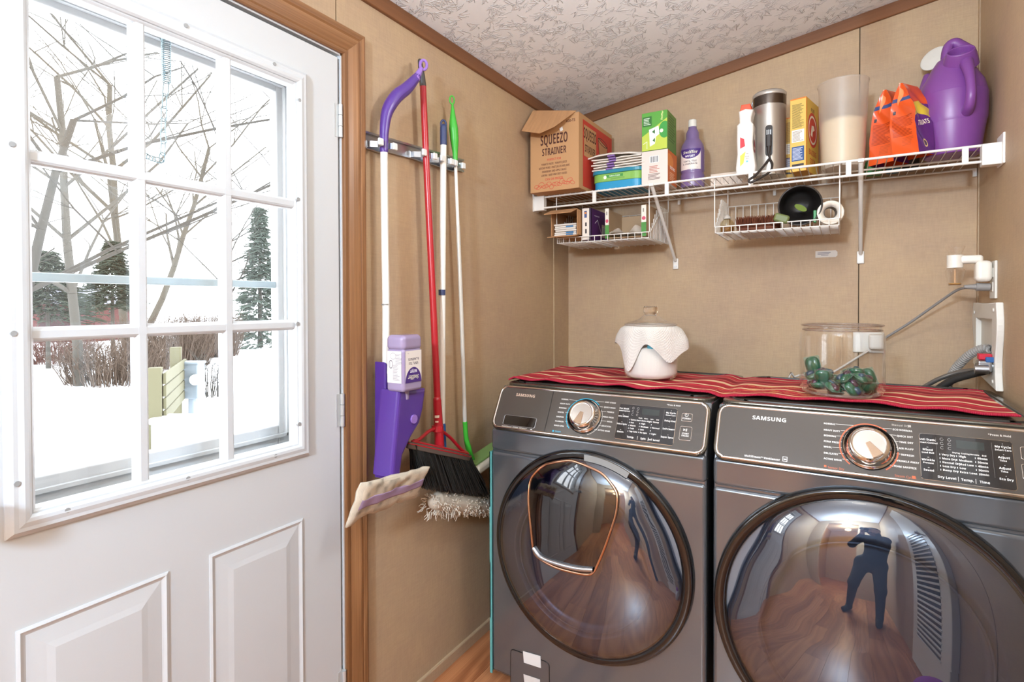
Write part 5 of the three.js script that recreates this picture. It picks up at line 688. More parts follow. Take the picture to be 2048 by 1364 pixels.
{ // baking soda cartons
  const side = (bg, op) => label(256, 900, bg, [['r', 0, 0, 1, 0.015, '#e07a2a'], ['x', 0.12, 0.08, 0.76, 22, 0.015, op ? '#7a5226' : '#5d5a2c', 3], ['r', 0.1, 0.43, 0.8, 0.17, '#eee6da'], ['x', 0.15, 0.45, 0.7, 9, 0.016, '#8a7c72', 2], ['r', 0.1, 0.66, 0.8, 0.2, op ? '#5a4a5c' : '#2c4d84'], ['x', 0.15, 0.68, 0.7, 10, 0.017, '#cfd6e4', 8], ['r', 0.12, 0.9, 0.76, 0.03, '#2f2a33']]);
  const face = label(600, 900, '#d9b04a', [['r', 0, 0, 0.04, 1, '#e07a2a'], ['r', 0.96, 0, 0.04, 1, '#e07a2a'], ['e', 0.5, 0.4, 0.4, 0.24, '#c9402f'], ['e', 0.5, 0.4, 0.33, 0.2, '#e9dcc4'], ['e', 0.5, 0.4, 0.28, 0.17, '#c9402f'], ['p', [[0.34, 0.48], [0.42, 0.34], [0.6, 0.33], [0.66, 0.38], [0.5, 0.42], [0.48, 0.5]], '#e9dcc4'], ['t', 'PURE', 0.5, 0.13, 0.08, '#5d3420'], ['t', 'BAKING', 0.5, 0.72, 0.11, '#b5352a'], ['t', 'SODA', 0.5, 0.84, 0.11, '#b5352a']]);
  const a = carton('baking_soda_box', 'opened orange baking soda carton with torn top beside the kettle', 'box', [0.9755, 1.013, SB, 1.952, 0.06, 0.15], mat(0xc97a35, 0.7), { front: side('#cfa64c', true) }); part(a, 'torn_flap', extr(shapeOf([[0.9755, 1.952], [1.013, 1.952], [1.013, 1.975], [1.0, 1.968], [0.992, 1.977], [0.982, 1.965], [0.9755, 1.97]]), 0.0012).translate(0, 0, 0.065), mat(0x8a5a34, 0.8));
  const yb = carton('baking_soda_box', 'yellow baking soda carton with blue panel between the torn carton and the clear bucket', 'box', [1.017, 1.071, SB, 1.983, 0.11, 0.262], mat(0xd9973a, 0.6), { front: side('#d8b45a', false), right: face }); yb.rotation.y = -0.22;
}
{ // frosted bucket of powder
  const c = V(1.165, SB, 0.218), t = thing('clear_bucket', 'frosted clear plastic bucket part filled with white powder', 'bucket', c), fro = phys(0xf1ebe2, 0.42, { transmission: 0.8, thickness: 0, ior: 1.45, side: THREE.DoubleSide });
  part(t, 'wall', lathe([[0.062, 0.001], [0.066, 0.004], [0.074, 0.2], [0.077, 0.292], [0.0795, 0.294], [0.0795, 0.299], [0.077, 0.3]], 56, c), fro); part(t, 'base', lathe([[0, 0.0], [0.06, 0.0], [0.064, 0.003], [0.06, 0.005], [0, 0.005]], 40, c), mat(0xd9d0c4, 0.5));
  part(t, 'powder', lathe([[0, 0.006], [0.06, 0.006], [0.063, 0.02], [0.069, 0.15], [0.066, 0.165], [0.04, 0.176], [0, 0.17]], 40, c), mat(0xe8d9bf, 0.95));
}
{ // two pouches of snacks
  const pouch = (label2, x, z, turn, lean, s, open) => {
    const base = V(x, SB, z), t = thing('pouch', label2, 'pouch', base, 'orange and purple pouches'), H = 0.245 * s, n = 16, m = 10;
    const og = mat(0xffffff, 0.25, { map: label(300, 900, '#d9531f', [['r', 0, 0.2, 1, 0.05, '#3a4a78'], ['x', 0.08, 0.45, 0.84, 16, 0.018, '#8f2f12', 5], ['p', [[0.2, 0.05], [0.6, 0.1], [0.3, 0.3]], '#f08a52'], ['r', 0.1, 0.36, 0.1, 0.05, '#2b2430'], ['x', 0.4, 0.76, 0.5, 6, 0.02, '#b84a20', 2]]) });
    const pu = mat(0xffffff, 0.25, { map: label(400, 900, '#5d2a72', [['r', 0, 0, 1, 0.28, '#d9531f'], ['p', [[0, 0.3], [0.5, 0.26], [1, 0.36], [1, 0.48], [0.4, 0.42], [0, 0.5]], '#d8b93c'], ['t', 'TREATS', 0.55, 0.56, 0.09, '#f3e7c8', { rot: -0.2 }], ['e', 0.55, 0.85, 0.13, 0.06, '#e8c870'], ['e', 0.55, 0.85, 0.09, 0.04, '#3a2030']]) });
    const sec = (k) => { const f = k / n, w = 0.04 * (1 - 0.93 * Math.pow(f, 4)) + 0.0015, d = 0.042 * (1 + 0.1 * Math.sin(f * 3)); return [w * s, d * s]; };
    const P = (k, a, b) => { const [w, d] = sec(k), f = k / n, p = V(a * w, f * H, b * d), wob = (vn(a * 2 + f * 9 + x * 50, b * 2 + 5, 99, 99, 61) - 0.5) * 0.012 * Math.sin(f * 3.1); p.x += wob + lean * f * 0.06; p.z += wob * 0.7; p.applyAxisAngle(YUP, turn); return p.add(base); };
    const sheet = (a0, b0, a1, b1) => { const pos = [], uv = [], idx = []; for (let k = 0; k <= n; k++) for (let i = 0; i <= m; i++) { const u = i / m, p = P(k, a0 + (a1 - a0) * u, b0 + (b1 - b0) * u); const bulge = Math.sin(u * Math.PI) * 0.008 * Math.sin(k / n * 2.9) * (1 + 0.6 * Math.sin(k * 1.3 + u * 5)); const nx = (b1 - b0), nz = -(a1 - a0), o = V(nx, 0, nz).normalize().applyAxisAngle(YUP, turn); p.addScaledVector(o, bulge); pos.push(p.x, p.y, p.z); uv.push(u, k / n); } for (let k = 0; k < n; k++) for (let i = 0; i < m; i++) { const q = k * (m + 1) + i; idx.push(q, q + 1, q + m + 1, q + 1, q + m + 2, q + m + 1); } const g = new THREE.BufferGeometry(); g.setAttribute('position', new THREE.Float32BufferAttribute(pos, 3)); g.setAttribute('uv', new THREE.Float32BufferAttribute(uv, 2)); g.setIndex(idx); g.computeVertexNormals(); return g; };
    part(t, 'side_face', [sheet(-1, 1, 1, 1)], og, 'orange printed side'); part(t, 'back_side', sheet(1, -1, -1, -1), og); part(t, 'main_face', sheet(1, 1, 1, -1), pu, 'purple printed face'); part(t, 'back_face', sheet(-1, -1, -1, 1), pu);
    const q = [P(n, -1, 1), P(n, -1, -1), P(0, -1, 1), P(0, 1, 1), P(0, 1, -1), P(0, -1, -1)]; part(t, 'seal', [rod(q[0], q[1], 0.0022, 0.0022, 6)], mat(0xe8b090, 0.3));
  };
  pouch('opened orange and purple pouch standing against the clear bucket', 1.3, 0.2, -0.6, 0.2, 1.0, true); pouch('orange and purple pouch leaning against the watering can', 1.36, 0.296, -0.6, -0.25, 0.95, false);
  const c = V(1.372, SB, 0.07), t = thing('dark_bottle', 'slim dark bottle with cream cap hidden behind the pouches', 'bottle', c); part(t, 'bottle', lathe([[0, 0], [0.026, 0], [0.027, 0.15], [0.014, 0.19], [0.012, 0.215]], 28, c), mat(0x2c3430, 0.35)); part(t, 'cap', lathe([[0.0125, 0.205], [0.0135, 0.21], [0.0125, 0.235], [0, 0.236]], 24, c), mat(0xd9c4a4, 0.5), 'cream cap');
  one('sponge_pack', rbox(1.3, 1.342, SB, SB + 0.055, 0.03, 0.11, 0.008, 3), mat(0x1f6f8c, 0.5), 'flat blue sponge pack on the shelf behind the pouches', 'sponges', V(1.321, SB, 0.07)); one('cloth_pack', rbox(1.235, 1.292, SB, SB + 0.045, 0.02, 0.1, 0.01, 3), mat(0x3f8a4c, 0.6), 'small green cloth pack on the shelf behind the pouches', 'cloths', V(1.262, SB, 0.06));
}
{ // watering can
  const c = V(1.468, SB, 0.212), t = thing('watering_can', 'big purple plastic watering can with white rose beside the wall end of the shelf', 'watering can', c), pu = phys(0x7a438c, 0.36, { clearcoat: 0.15 });
  part(t, 'body', lathe([[0, 0], [0.066, 0], [0.074, 0.004], [0.084, 0.08], [0.0875, 0.1], [0.0868, 0.101], [0.091, 0.115], [0.0925, 0.16], [0.0925, 0.194], [0.0905, 0.197], [0.0908, 0.2], [0.083, 0.232], [0.069, 0.258], [0.056, 0.286], [0.04, 0.312], [0.018, 0.327], [0, 0.33]], 64, c), pu);
  const nk = onZ(1921, 111, c.z + 0.058), nd = V(-0.08, 0.66, 0.72).normalize(), q = new THREE.Quaternion().setFromUnitVectors(YUP, nd);
  const neck = lathe([[0.048, -0.05], [0.041, -0.014], [0.0365, 0.0], [0.034, 0.004], [0.031, 0.002], [0.028, -0.012], [0.024, -0.03], [0.0, -0.04]], 44).scale(1, 1, 0.8); neck.applyQuaternion(q); neck.translate(nk.x + nd.x * 0.014, nk.y + nd.y * 0.014, nk.z + nd.z * 0.014); part(t, 'filler_neck', neck, pu);
  const hz = (px, py, dz) => onZ(px, py, c.z + dz);
  part(t, 'handle', taperTube([hz(1930, 118, 0.055), hz(1936, 135, 0.085), hz(1941, 160, 0.11), hz(1942, 190, 0.12), hz(1939, 210, 0.108), hz(1934, 222, 0.085)], [0.02, 0.0165, 0.013, 0.012, 0.013, 0.016], 60, 14), pu);
  part(t, 'top_grip', taperTube([hz(1893, 116, 0.0), hz(1894, 102, -0.002), hz(1900, 90, -0.004), hz(1910, 86, -0.004), hz(1920, 92, -0.004), hz(1934, 102, 0.0)], [0.016, 0.0145, 0.0145, 0.016, 0.018, 0.02], 50, 14), pu);
  const sp = part(t, 'spout', taperTube([V(c.x - 0.05, c.y + 0.2, c.z - 0.06), V(c.x - 0.06, c.y + 0.26, c.z - 0.095), V(c.x - 0.052, c.y + 0.31, c.z - 0.115)], [0.024, 0.018, 0.013], 30, 14), pu);
  const ro = lathe([[0.012, -0.02], [0.018, -0.012], [0.042, 0.0], [0.044, 0.004], [0.0415, 0.0065], [0.036, 0.006], [0, 0.0085]], 40); ro.applyQuaternion(new THREE.Quaternion().setFromUnitVectors(YUP, V(-0.52, 0.35, 0.78).normalize())); const rp = onZ(1870, 118, c.z - 0.112); ro.translate(rp.x, rp.y, rp.z); part(sp, 'rose', ro, M.plastic, 'white sprinkler rose');
}
// ---------- in the baskets ----------
const BY = 1.5145;
{ // open kraft carton with wipes
  const b = [0.083, 0.208, BY + 0.024, 1.652, 0.15, 0.352], t = thing('open_carton', 'open kraft carton of folded wipes sticking out of the first basket', 'box', V(0.145, b[2], 0.25)), th = 0.003;
  part(t, 'carton', [box(b[0], b[1], b[2], b[2] + th, b[4], b[5]), box(b[0], b[0] + th, b[2], b[3], b[4], b[5]), box(b[1] - th, b[1], b[2], b[3], b[4], b[5]), box(b[0], b[1], b[3] - th, b[3], b[4], b[5]), box(b[0], b[1], b[2], b[3], b[4], b[4] + th)].map((g) => boxUV(g)), M.kraft);
  const fl = boxUV(box(0, b[1] - b[0], 0, th, 0, 0.07)); fl.rotateX(0.35); fl.translate(b[0], b[3] - th, b[5]); part(t, 'flap', fl, M.kraft); const f2 = boxUV(box(0, b[1] - b[0] + 0.006, 0, 0.002, 0, 0.03)); f2.rotateX(0.2); f2.translate(b[0] - 0.004, b[2], b[5]); part(t, 'lower_flap', f2, M.kraft);
  reseed(31); for (let k = 0; k < 6; k++) { const y = b[2] + th + k * 0.0085, at = V(0.15, y, 0.265), g = rbox(0.097 + rr(-0.004, 0.004), 0.2 + rr(-0.004, 0), y, y + 0.0078, 0.16, 0.345 + rr(-0.008, 0.004), 0.0035, 2), w = thing('folded_wipe', 'white folded wipe with blue edge, ' + ['bottommost', 'second up', 'third up', 'fourth up', 'fifth up', 'topmost'][k] + ' in the open kraft carton', 'wipe', at, 'folded wipes in the open carton'); part(w, 'cloth', g, mat(0xe4dcd2, 0.95)); part(w, 'print', rbox(0.15, 0.185, y + 0.001, y + 0.0068, 0.33, 0.3462, 0.002, 1), mat(0x4d86b8, 0.9), 'blue printed edge'); }
}
carton('slim_box', 'slim purple box with white spine and barcode standing in the first basket', 'box', [0.2135, 0.253, BY + 0.005, 1.655, 0.07, 0.318], mat(0x4a1f58, 0.4), { front: label(160, 560, '#e6dccf', [['r', 0.25, 0.08, 0.32, 0.22, '#4a5a88'], ['r', 0.3, 0.12, 0.22, 0.06, '#d8863a'], ['r', 0.35, 0.45, 0.2, 0.12, '#3a3030'], ['r', 0.35, 0.66, 0.2, 0.14, '#3a3030'], ['r', 0.86, 0, 0.14, 1, '#1d1620']]), right: label(900, 560, '#4d2060', [['r', 0, 0, 0.03, 1, '#1d1620'], ['l', [[0.82, 0.45], [0.7, 0.32], [0.52, 0.72]].map(([x, y]) => [1 - x, y]), '#e9e2ee', 12], ['t', 'compact swivel', 0.27, 0.2, 0.05, '#e9e2ee'], ['r', 0.5, 0.42, 0.24, 0.42, '#c9b8a8'], ['b', 0.52, 0.5, 0.2, 0.24]]) });
{ // open tissue carton
  const b = [0.318, 0.492, BY + 0.005, 1.644, 0.12, 0.318], t = thing('tissue_carton', 'open white and green tissue carton in the first basket', 'box', V(0.405, b[2], 0.22)), th = 0.0025, side = mat(0xffffff, 0.6, { map: label(120, 560, '#e2dccf', [['r', 0, 0.55, 1, 0.45, '#4a8a3c'], ['r', 0.3, 0.1, 0.25, 0.12, '#8a8378'], ['e', 0.5, 0.42, 0.4, 0.06, '#c9506a']]) }), kr = mat(0xb59878, 0.85);
  part(t, 'carton', [box(b[0], b[0] + th, b[2], b[3], b[4], b[5]), box(b[1] - th, b[1], b[2], b[3] + 0.004, b[4], b[5]), box(b[0], b[1], b[2], b[2] + th, b[4], b[5]), box(b[0], b[1], b[2], b[3] - 0.01, b[4], b[4] + th)], kr);
  for (const [x0, x1] of [[b[0], b[0] + 0.016], [b[1] - 0.02, b[1]]]) { const g = new THREE.BoxGeometry(x1 - x0, b[3] - b[2], 0.002); g.translate((x0 + x1) / 2, (b[2] + b[3]) / 2, b[5]); part(t, 'end_flap', g, side); }
  reseed(41); const pos = new THREE.PlaneGeometry(0.165, 0.17, 22, 18).rotateX(-Math.PI / 2), p = pos.attributes.position; for (let i = 0; i < p.count; i++) p.setY(i, Math.pow(vn(p.getX(i) * 26 + 7, p.getZ(i) * 22 + 7, 99, 99, 71), 1.5) * 0.045 + vn(p.getX(i) * 70 + 7, p.getZ(i) * 60 + 7, 99, 99, 72) * 0.01); pos.computeVertexNormals(); pos.translate(0.405, b[2] + 0.004, 0.222); one('tissue_sheets', pos, mat(0xddd2c4, 0.95, { side: THREE.DoubleSide }), 'crumpled off white tissue lying in the open tissue carton', 'tissue', V(0.405, b[2] + 0.004, 0.222));
}
{ // second basket
  const c = V(0.792, BY, 0.285), t = thing('scent_bottle', 'small glass scent bottle with amber oil in the second basket', 'bottle', c), gl = phys(0xf5efdc, 0.03, { transmission: 1, thickness: 0, ior: 1.5 });
  part(t, 'glass', [lathe([[0, 0.001], [0.02, 0.001], [0.024, 0.004], [0.025, 0.034], [0.021, 0.043], [0.0125, 0.049], [0.0125, 0.053]], 32, c)], gl); part(t, 'oil', lathe([[0, 0.003], [0.019, 0.003], [0.0228, 0.006], [0.0238, 0.025], [0, 0.025]], 32, c), phys(0xb98a4a, 0.1, { transmission: 0.6, thickness: 0 })); part(t, 'cap', lathe([[0.0135, 0.052], [0.0135, 0.059], [0.009, 0.062], [0.008, 0.067], [0, 0.067]], 24, c), mat(0xb9b2a8, 0.4)); 
  const a = V(0.893, BY + 0.022, 0.2), br = thing('scrub_brush', 'brown bristle scrub brush lying in the second basket', 'brush', V(a.x, BY, a.z)); part(br, 'block', rbox(0.828, 0.96, BY, BY + 0.02, 0.13, 0.29, 0.008, 3), mat(0x6b3a24, 0.8)); reseed(51); const l = []; for (let i = 0; i < 1300; i++) { const x = rr(0.826, 0.962), z = rr(0.128, 0.3), s = V(x, BY + 0.016, z), e = s.clone().add(V(rr(-0.006, 0.006), rr(0.028, 0.04), rr(-0.004, 0.014))); l.push(rod(s, e, 0.0012, 0.0009, 3, true)); } part(br, 'bristles', l, mat(0x7a4128, 0.9)).userData.kind = 'stuff';
  // black scoop with green handle, mouth towards the room
  const o = onZ(1600, 411, 0.3), n = V(0.1, -0.22, 0.97).normalize(), q = new THREE.Quaternion().setFromUnitVectors(YUP, n), s = thing('scoop', 'black scoop cup with olive green handle propped in the second basket', 'scoop', V(o.x, BY + 0.03, 0.25));
  const bowl = lathe([[0, -0.105], [0.03, -0.103], [0.05, -0.085], [0.062, -0.03], [0.066, 0], [0.069, 0.002], [0.069, -0.002], [0.0655, -0.03], [0.054, -0.09], [0.032, -0.11], [0, -0.112]], 48); bowl.applyQuaternion(q); bowl.translate(o.x, o.y, o.z); part(s, 'cup', bowl, mat(0x211d1b, 0.35));
  part(s, 'rim', new THREE.TorusGeometry(0.068, 0.003, 8, 48).applyQuaternion(new THREE.Quaternion().setFromUnitVectors(V(0, 0, 1), n)).translate(o.x, o.y, o.z), mat(0x35302d, 0.35));
  const hg = new RoundedBoxGeometry(0.05, 0.03, 0.022, 3, 0.008).rotateZ(-0.35).translate(0, 0, 0), hp = onZ(1563, 437, 0.318); hg.translate(hp.x, hp.y, hp.z); part(s, 'handle', hg, mat(0x66703f, 0.5), 'olive green handle');
  const fn = new THREE.CylinderGeometry(0.022, 0.022, 0.002, 28).scale(1, 1, 0.55); fn.applyQuaternion(new THREE.Quaternion().setFromUnitVectors(YUP, V(0.45, 0.35, 0.8).normalize())); const fp = o.clone().addScaledVector(n, -0.05).add(V(0.004, -0.012, 0)); fn.translate(fp.x, fp.y, fp.z); part(s, 'blade', fn, mat(0x7d8f45, 0.4), 'green blade inside the cup');
  const tc = onZ(1661, 425, 0.285), tp = thing('tape_roll', 'wide white tape roll in clear wrap standing in the second basket', 'tape', V(tc.x, BY, 0.26)), tn = V(0.12, -0.05, 1).normalize(), tq = new THREE.Quaternion().setFromUnitVectors(YUP, tn), L = (pr) => { const g = lathe(pr, 44); g.applyQuaternion(tq); g.translate(tc.x, tc.y, tc.z); return g; };
  part(tp, 'roll', L([[0.0205, -0.05], [0.04, -0.05], [0.041, -0.048], [0.041, -0.002], [0.04, 0], [0.0205, 0], [0.0205, -0.05]]), mat(0xe6dccd, 0.5)); part(tp, 'core', L([[0.0205, -0.05], [0.0205, 0.0005], [0.0185, 0.0005], [0.0185, -0.05]]), mat(0x8b8378, 0.8)); part(tp, 'wrap', L([[0.0175, 0.003], [0.041, 0.003], [0.0432, 0.0], [0.0434, -0.05]]), phys(0xffffff, 0.05, { transmission: 1, thickness: 0, ior: 1.35 }), 'clear wrap'); part(tp, 'label_flag', rbox(tc.x - 0.052, tc.x - 0.043, tc.y - 0.03, tc.y + 0.012, tc.z - 0.03, tc.z + 0.002, 0.002), mat(0x3c8a55, 0.5), 'green label');
}
// ---------- on the machines ----------
const RY = 0.9845;
{ // striped runner
  const x0 = 0.152, x1 = 1.515, z0 = 0.435, z1 = 0.815, nx = 200, nz = 26, red = ['#a3121f', '#b81a28', '#8f0f1a'];
  const tex = canvasTex(2048, 512, (c, w, h) => {
    c.fillStyle = red[0]; c.fillRect(0, 0, w, h); const bands = [[0, 0.035, '#8d0f20'], [0.06, 0.022, '#e6c9a0'], [0.13, 0.05, '#c02432'], [0.2, 0.012, '#d8a98a'], [0.25, 0.06, '#7d0f16'], [0.34, 0.01, '#d89a80'], [0.42, 0.075, '#e7c294'], [0.5, 0.05, '#b81a28'], [0.58, 0.08, '#a3121f'], [0.66, 0.035, '#f0d6a6'], [0.72, 0.06, '#c02030'], [0.8, 0.07, '#a01320'], [0.89, 0.022, '#f0d6a6'], [0.93, 0.07, '#b3152a']];
    for (const [y, t, col] of bands) { c.fillStyle = col; c.fillRect(0, y * h, w, t * h); }
    c.globalAlpha = 0.85; for (let k = 0; k < 240; k++) { const u = 0.66 + (hash(k, 1, 71) - 0.5) * 0.22 * (0.6 + hash(k, 2, 71)), y = 0.46 + 0.45 * hash(k, 3, 71); c.fillStyle = '#dba055'; c.fillRect(u * w, y * h, w * 0.02 * hash(k, 4, 71), 5); } c.globalAlpha = 1;
    for (let i = 0; i < w; i += 4) { c.fillStyle = 'rgba(60,0,0,0.14)'; c.fillRect(i, 0, 1.5, h); } for (let j = 0; j < h; j += 6) { c.fillStyle = 'rgba(255,220,200,0.06)'; c.fillRect(0, j, w, 2); }
  });
  const wave = (x, z) => { const gap = Math.exp(-Math.pow((x - 0.866) / 0.022, 2)), over = x < XW ? (XW - x) * 0.5 : 0; return RY + 0.0035 * Math.sin(x * 21 + z * 6) * Math.sin(x * 8.3 + 1) + 0.002 * Math.sin(x * 47 + z * 15) + 0.0035 - gap * 0.008 - over; }, zz = (x, v) => z0 + (z1 - z0) * v + (v - 0.5) * 0.012 * Math.sin(x * 9) + 0.015 * Math.sin(x * 3.1 + 1) + (v > 0.9 ? 0.02 * Math.exp(-Math.pow((x - 0.64) / 0.06, 2)) : 0) + (x > 1.3 ? (x - 1.3) * 0.02 : 0);
  const rows = (lift) => { const pos = [], uv = [], idx = []; for (let i = 0; i <= nx; i++) for (let j = 0; j <= nz; j++) { const x = x0 + (x1 - x0) * i / nx, v = j / nz, z = zz(x, v); pos.push(x + (x < 0.3 ? v * 0.012 : 0), wave(x, z) + lift, z); uv.push(i / nx, 1 - v); } for (let i = 0; i < nx; i++) for (let j = 0; j < nz; j++) { const q = i * (nz + 1) + j; lift > 0 ? idx.push(q, q + 1, q + nz + 1, q + 1, q + nz + 2, q + nz + 1) : idx.push(q, q + nz + 1, q + 1, q + 1, q + nz + 1, q + nz + 2); } const g = new THREE.BufferGeometry(); g.setAttribute('position', new THREE.Float32BufferAttribute(pos, 3)); g.setAttribute('uv', new THREE.Float32BufferAttribute(uv, 2)); g.setIndex(idx); g.computeVertexNormals(); return g; };
  const t = thing('table_runner', 'red and cream striped woven runner laid across washer and dryer', 'runner', V(0.83, RY, 0.62)); part(t, 'cloth', [rows(0.0022), rows(-0.0004)], mat(0xffffff, 0.95, { map: tex }));
  const bead = (v) => { const l = []; for (let i = 0; i <= 340; i++) { const x = x0 + (x1 - x0) * i / 340, z = zz(x, v); l.push(new THREE.SphereGeometry(0.0034, 6, 4).translate(x + (x < 0.3 ? v * 0.012 : 0), wave(x, z) + 0.001, z + (v ? 0.0015 : -0.0015))); } return l; };
  part(t, 'beaded_edge', bead(1), mat(0xa81232, 0.8), 'crimson looped edge').userData.kind = 'stuff'; part(t, 'beaded_edge', bead(0), mat(0xa81232, 0.8)).userData.kind = 'stuff';
}
const CY = RY + 0.0085;
{ // lidded pot with paper towel
  const c = V(0.602, CY, 0.622), r = 0.0905, t = thing('glass_canister', 'milky white filled glass canister with clear knob lid on the runner', 'canister', c), gl = phys(0xffffff, 0.02, { transmission: 1, thickness: 0, ior: 1.48 });
  part(t, 'jar', lathe([[0, 0.0], [0.07, 0.0], [0.083, 0.005], [r, 0.02], [r, 0.16], [0.084, 0.172], [0.078, 0.176]], 64, c), gl); part(t, 'contents', lathe([[0, 0.0035], [0.068, 0.0035], [0.08, 0.008], [r - 0.003, 0.022], [r - 0.003, 0.105], [0.05, 0.112], [0, 0.11]], 48, c), mat(0xd3cdc4, 0.9), 'white powder inside');
  const lid = part(t, 'lid', lathe([[0.086, 0.182], [0.084, 0.188], [0.06, 0.196], [0.036, 0.206], [0.03, 0.212], [0.024, 0.214]], 56, c), phys(0xffffff, 0.02, { transmission: 1, thickness: 0, ior: 1.55 })); part(lid, 'lid_knob', lathe([[0.024, 0.213], [0.02, 0.217], [0.02, 0.22], [0.024, 0.226], [0.0245, 0.24], [0.021, 0.246], [0, 0.247]], 12, c), phys(0xfff8f0, 0.02, { transmission: 1, thickness: 0.02, ior: 1.5 })); part(lid, 'lid_rim', new THREE.TorusGeometry(0.0855, 0.003, 8, 56).rotateX(Math.PI / 2).translate(c.x, c.y + 0.183, c.z), phys(0xd8cfc4, 0.05, { transmission: 0.6, thickness: 0 }));
  const sc = onZ(1303, 706, c.z + r + 0.004); part(t, 'scoop_tab', rbox(sc.x - 0.02, sc.x + 0.016, c.y + 0.105, c.y + 0.125, c.z + r - 0.03, c.z + r - 0.012, 0.003), mat(0x2a93a8, 0.4), 'teal scoop seen through the glass');
  // towel drapes from under the lid down the jar
  const na = 144, nr = 22, pos = [], uvt = [], idx = [], emboss = dataTex(128, 128, (u, v) => [128 + 110 * Math.sin(u * 25.13) * Math.sin(v * 25.13) + 40 * (vn(u * 30, v * 30, 30, 30, 91) - 0.5)], false);
  const hem = (a) => { const k = (d, s) => { let e = Math.abs(((a - d + 9.4248) % 6.2832) - 3.1416); return Math.exp(-Math.pow(e / s, 2)); }; return 0.062 + 0.085 * k(2.05, 0.33) + 0.055 * k(0.62, 0.42) - 0.012 * k(1.42, 0.2) + 0.02 * k(3.14, 0.4) + 0.04 * k(5.2, 0.6) + 0.02 * k(0.0, 0.3); };
  for (let i = 0; i <= nr; i++) for (let k = 0; k <= na; k++) { const a = k / na * 6.28318, f = i / nr, fold = Math.sin(a * 6 + 0.8) * 0.5 + Math.sin(a * 9 + 2) * 0.3; let R, y; if (f < 0.25) { R = 0.03 + (r - 0.028) * f / 0.25; y = 0.1795 + 0.001 * fold; } else { const g = (f - 0.25) / 0.75, fl = (Math.exp(-Math.pow((((a - 3.05 + 9.4248) % 6.2832) - 3.1416) / 0.5, 2)) + Math.exp(-Math.pow((((a + 0.15 + 9.4248) % 6.2832) - 3.1416) / 0.55, 2))) * 0.024; R = r + 0.0045 + 0.0075 * (fold + 0.8) * Math.sin(Math.min(1, g * 1.4) * 1.57) + fl * Math.sin(g * 1.57); y = 0.1795 - g * (hem(a) - fl * 0.9) - 0.004 * g; if (g < 0.12) R = 0.003 + r - 0.006 + g / 0.12 * (R - r + 0.003); } pos.push(c.x + Math.cos(a) * R, c.y + y, c.z + Math.sin(a) * R); uvt.push(a * 3, f * 4); }
  for (let i = 0; i < nr; i++) for (let k = 0; k < na; k++) { const q = i * (na + 1) + k; idx.push(q, q + 1, q + na + 1, q + 1, q + na + 2, q + na + 1); }
  const g = new THREE.BufferGeometry(); g.setAttribute('position', new THREE.Float32BufferAttribute(pos, 3)); g.setAttribute('uv', new THREE.Float32BufferAttribute(uvt, 2)); g.setIndex(idx); g.computeVertexNormals();
  one('paper_towel', g, mat(0xd3ccc3, 0.95, { side: THREE.DoubleSide, bumpMap: emboss, bumpScale: 0.0012 }), 'white paper towel draped under the lid of the glass canister', 'paper towel', V(c.x, c.y + 0.12, c.z));
}
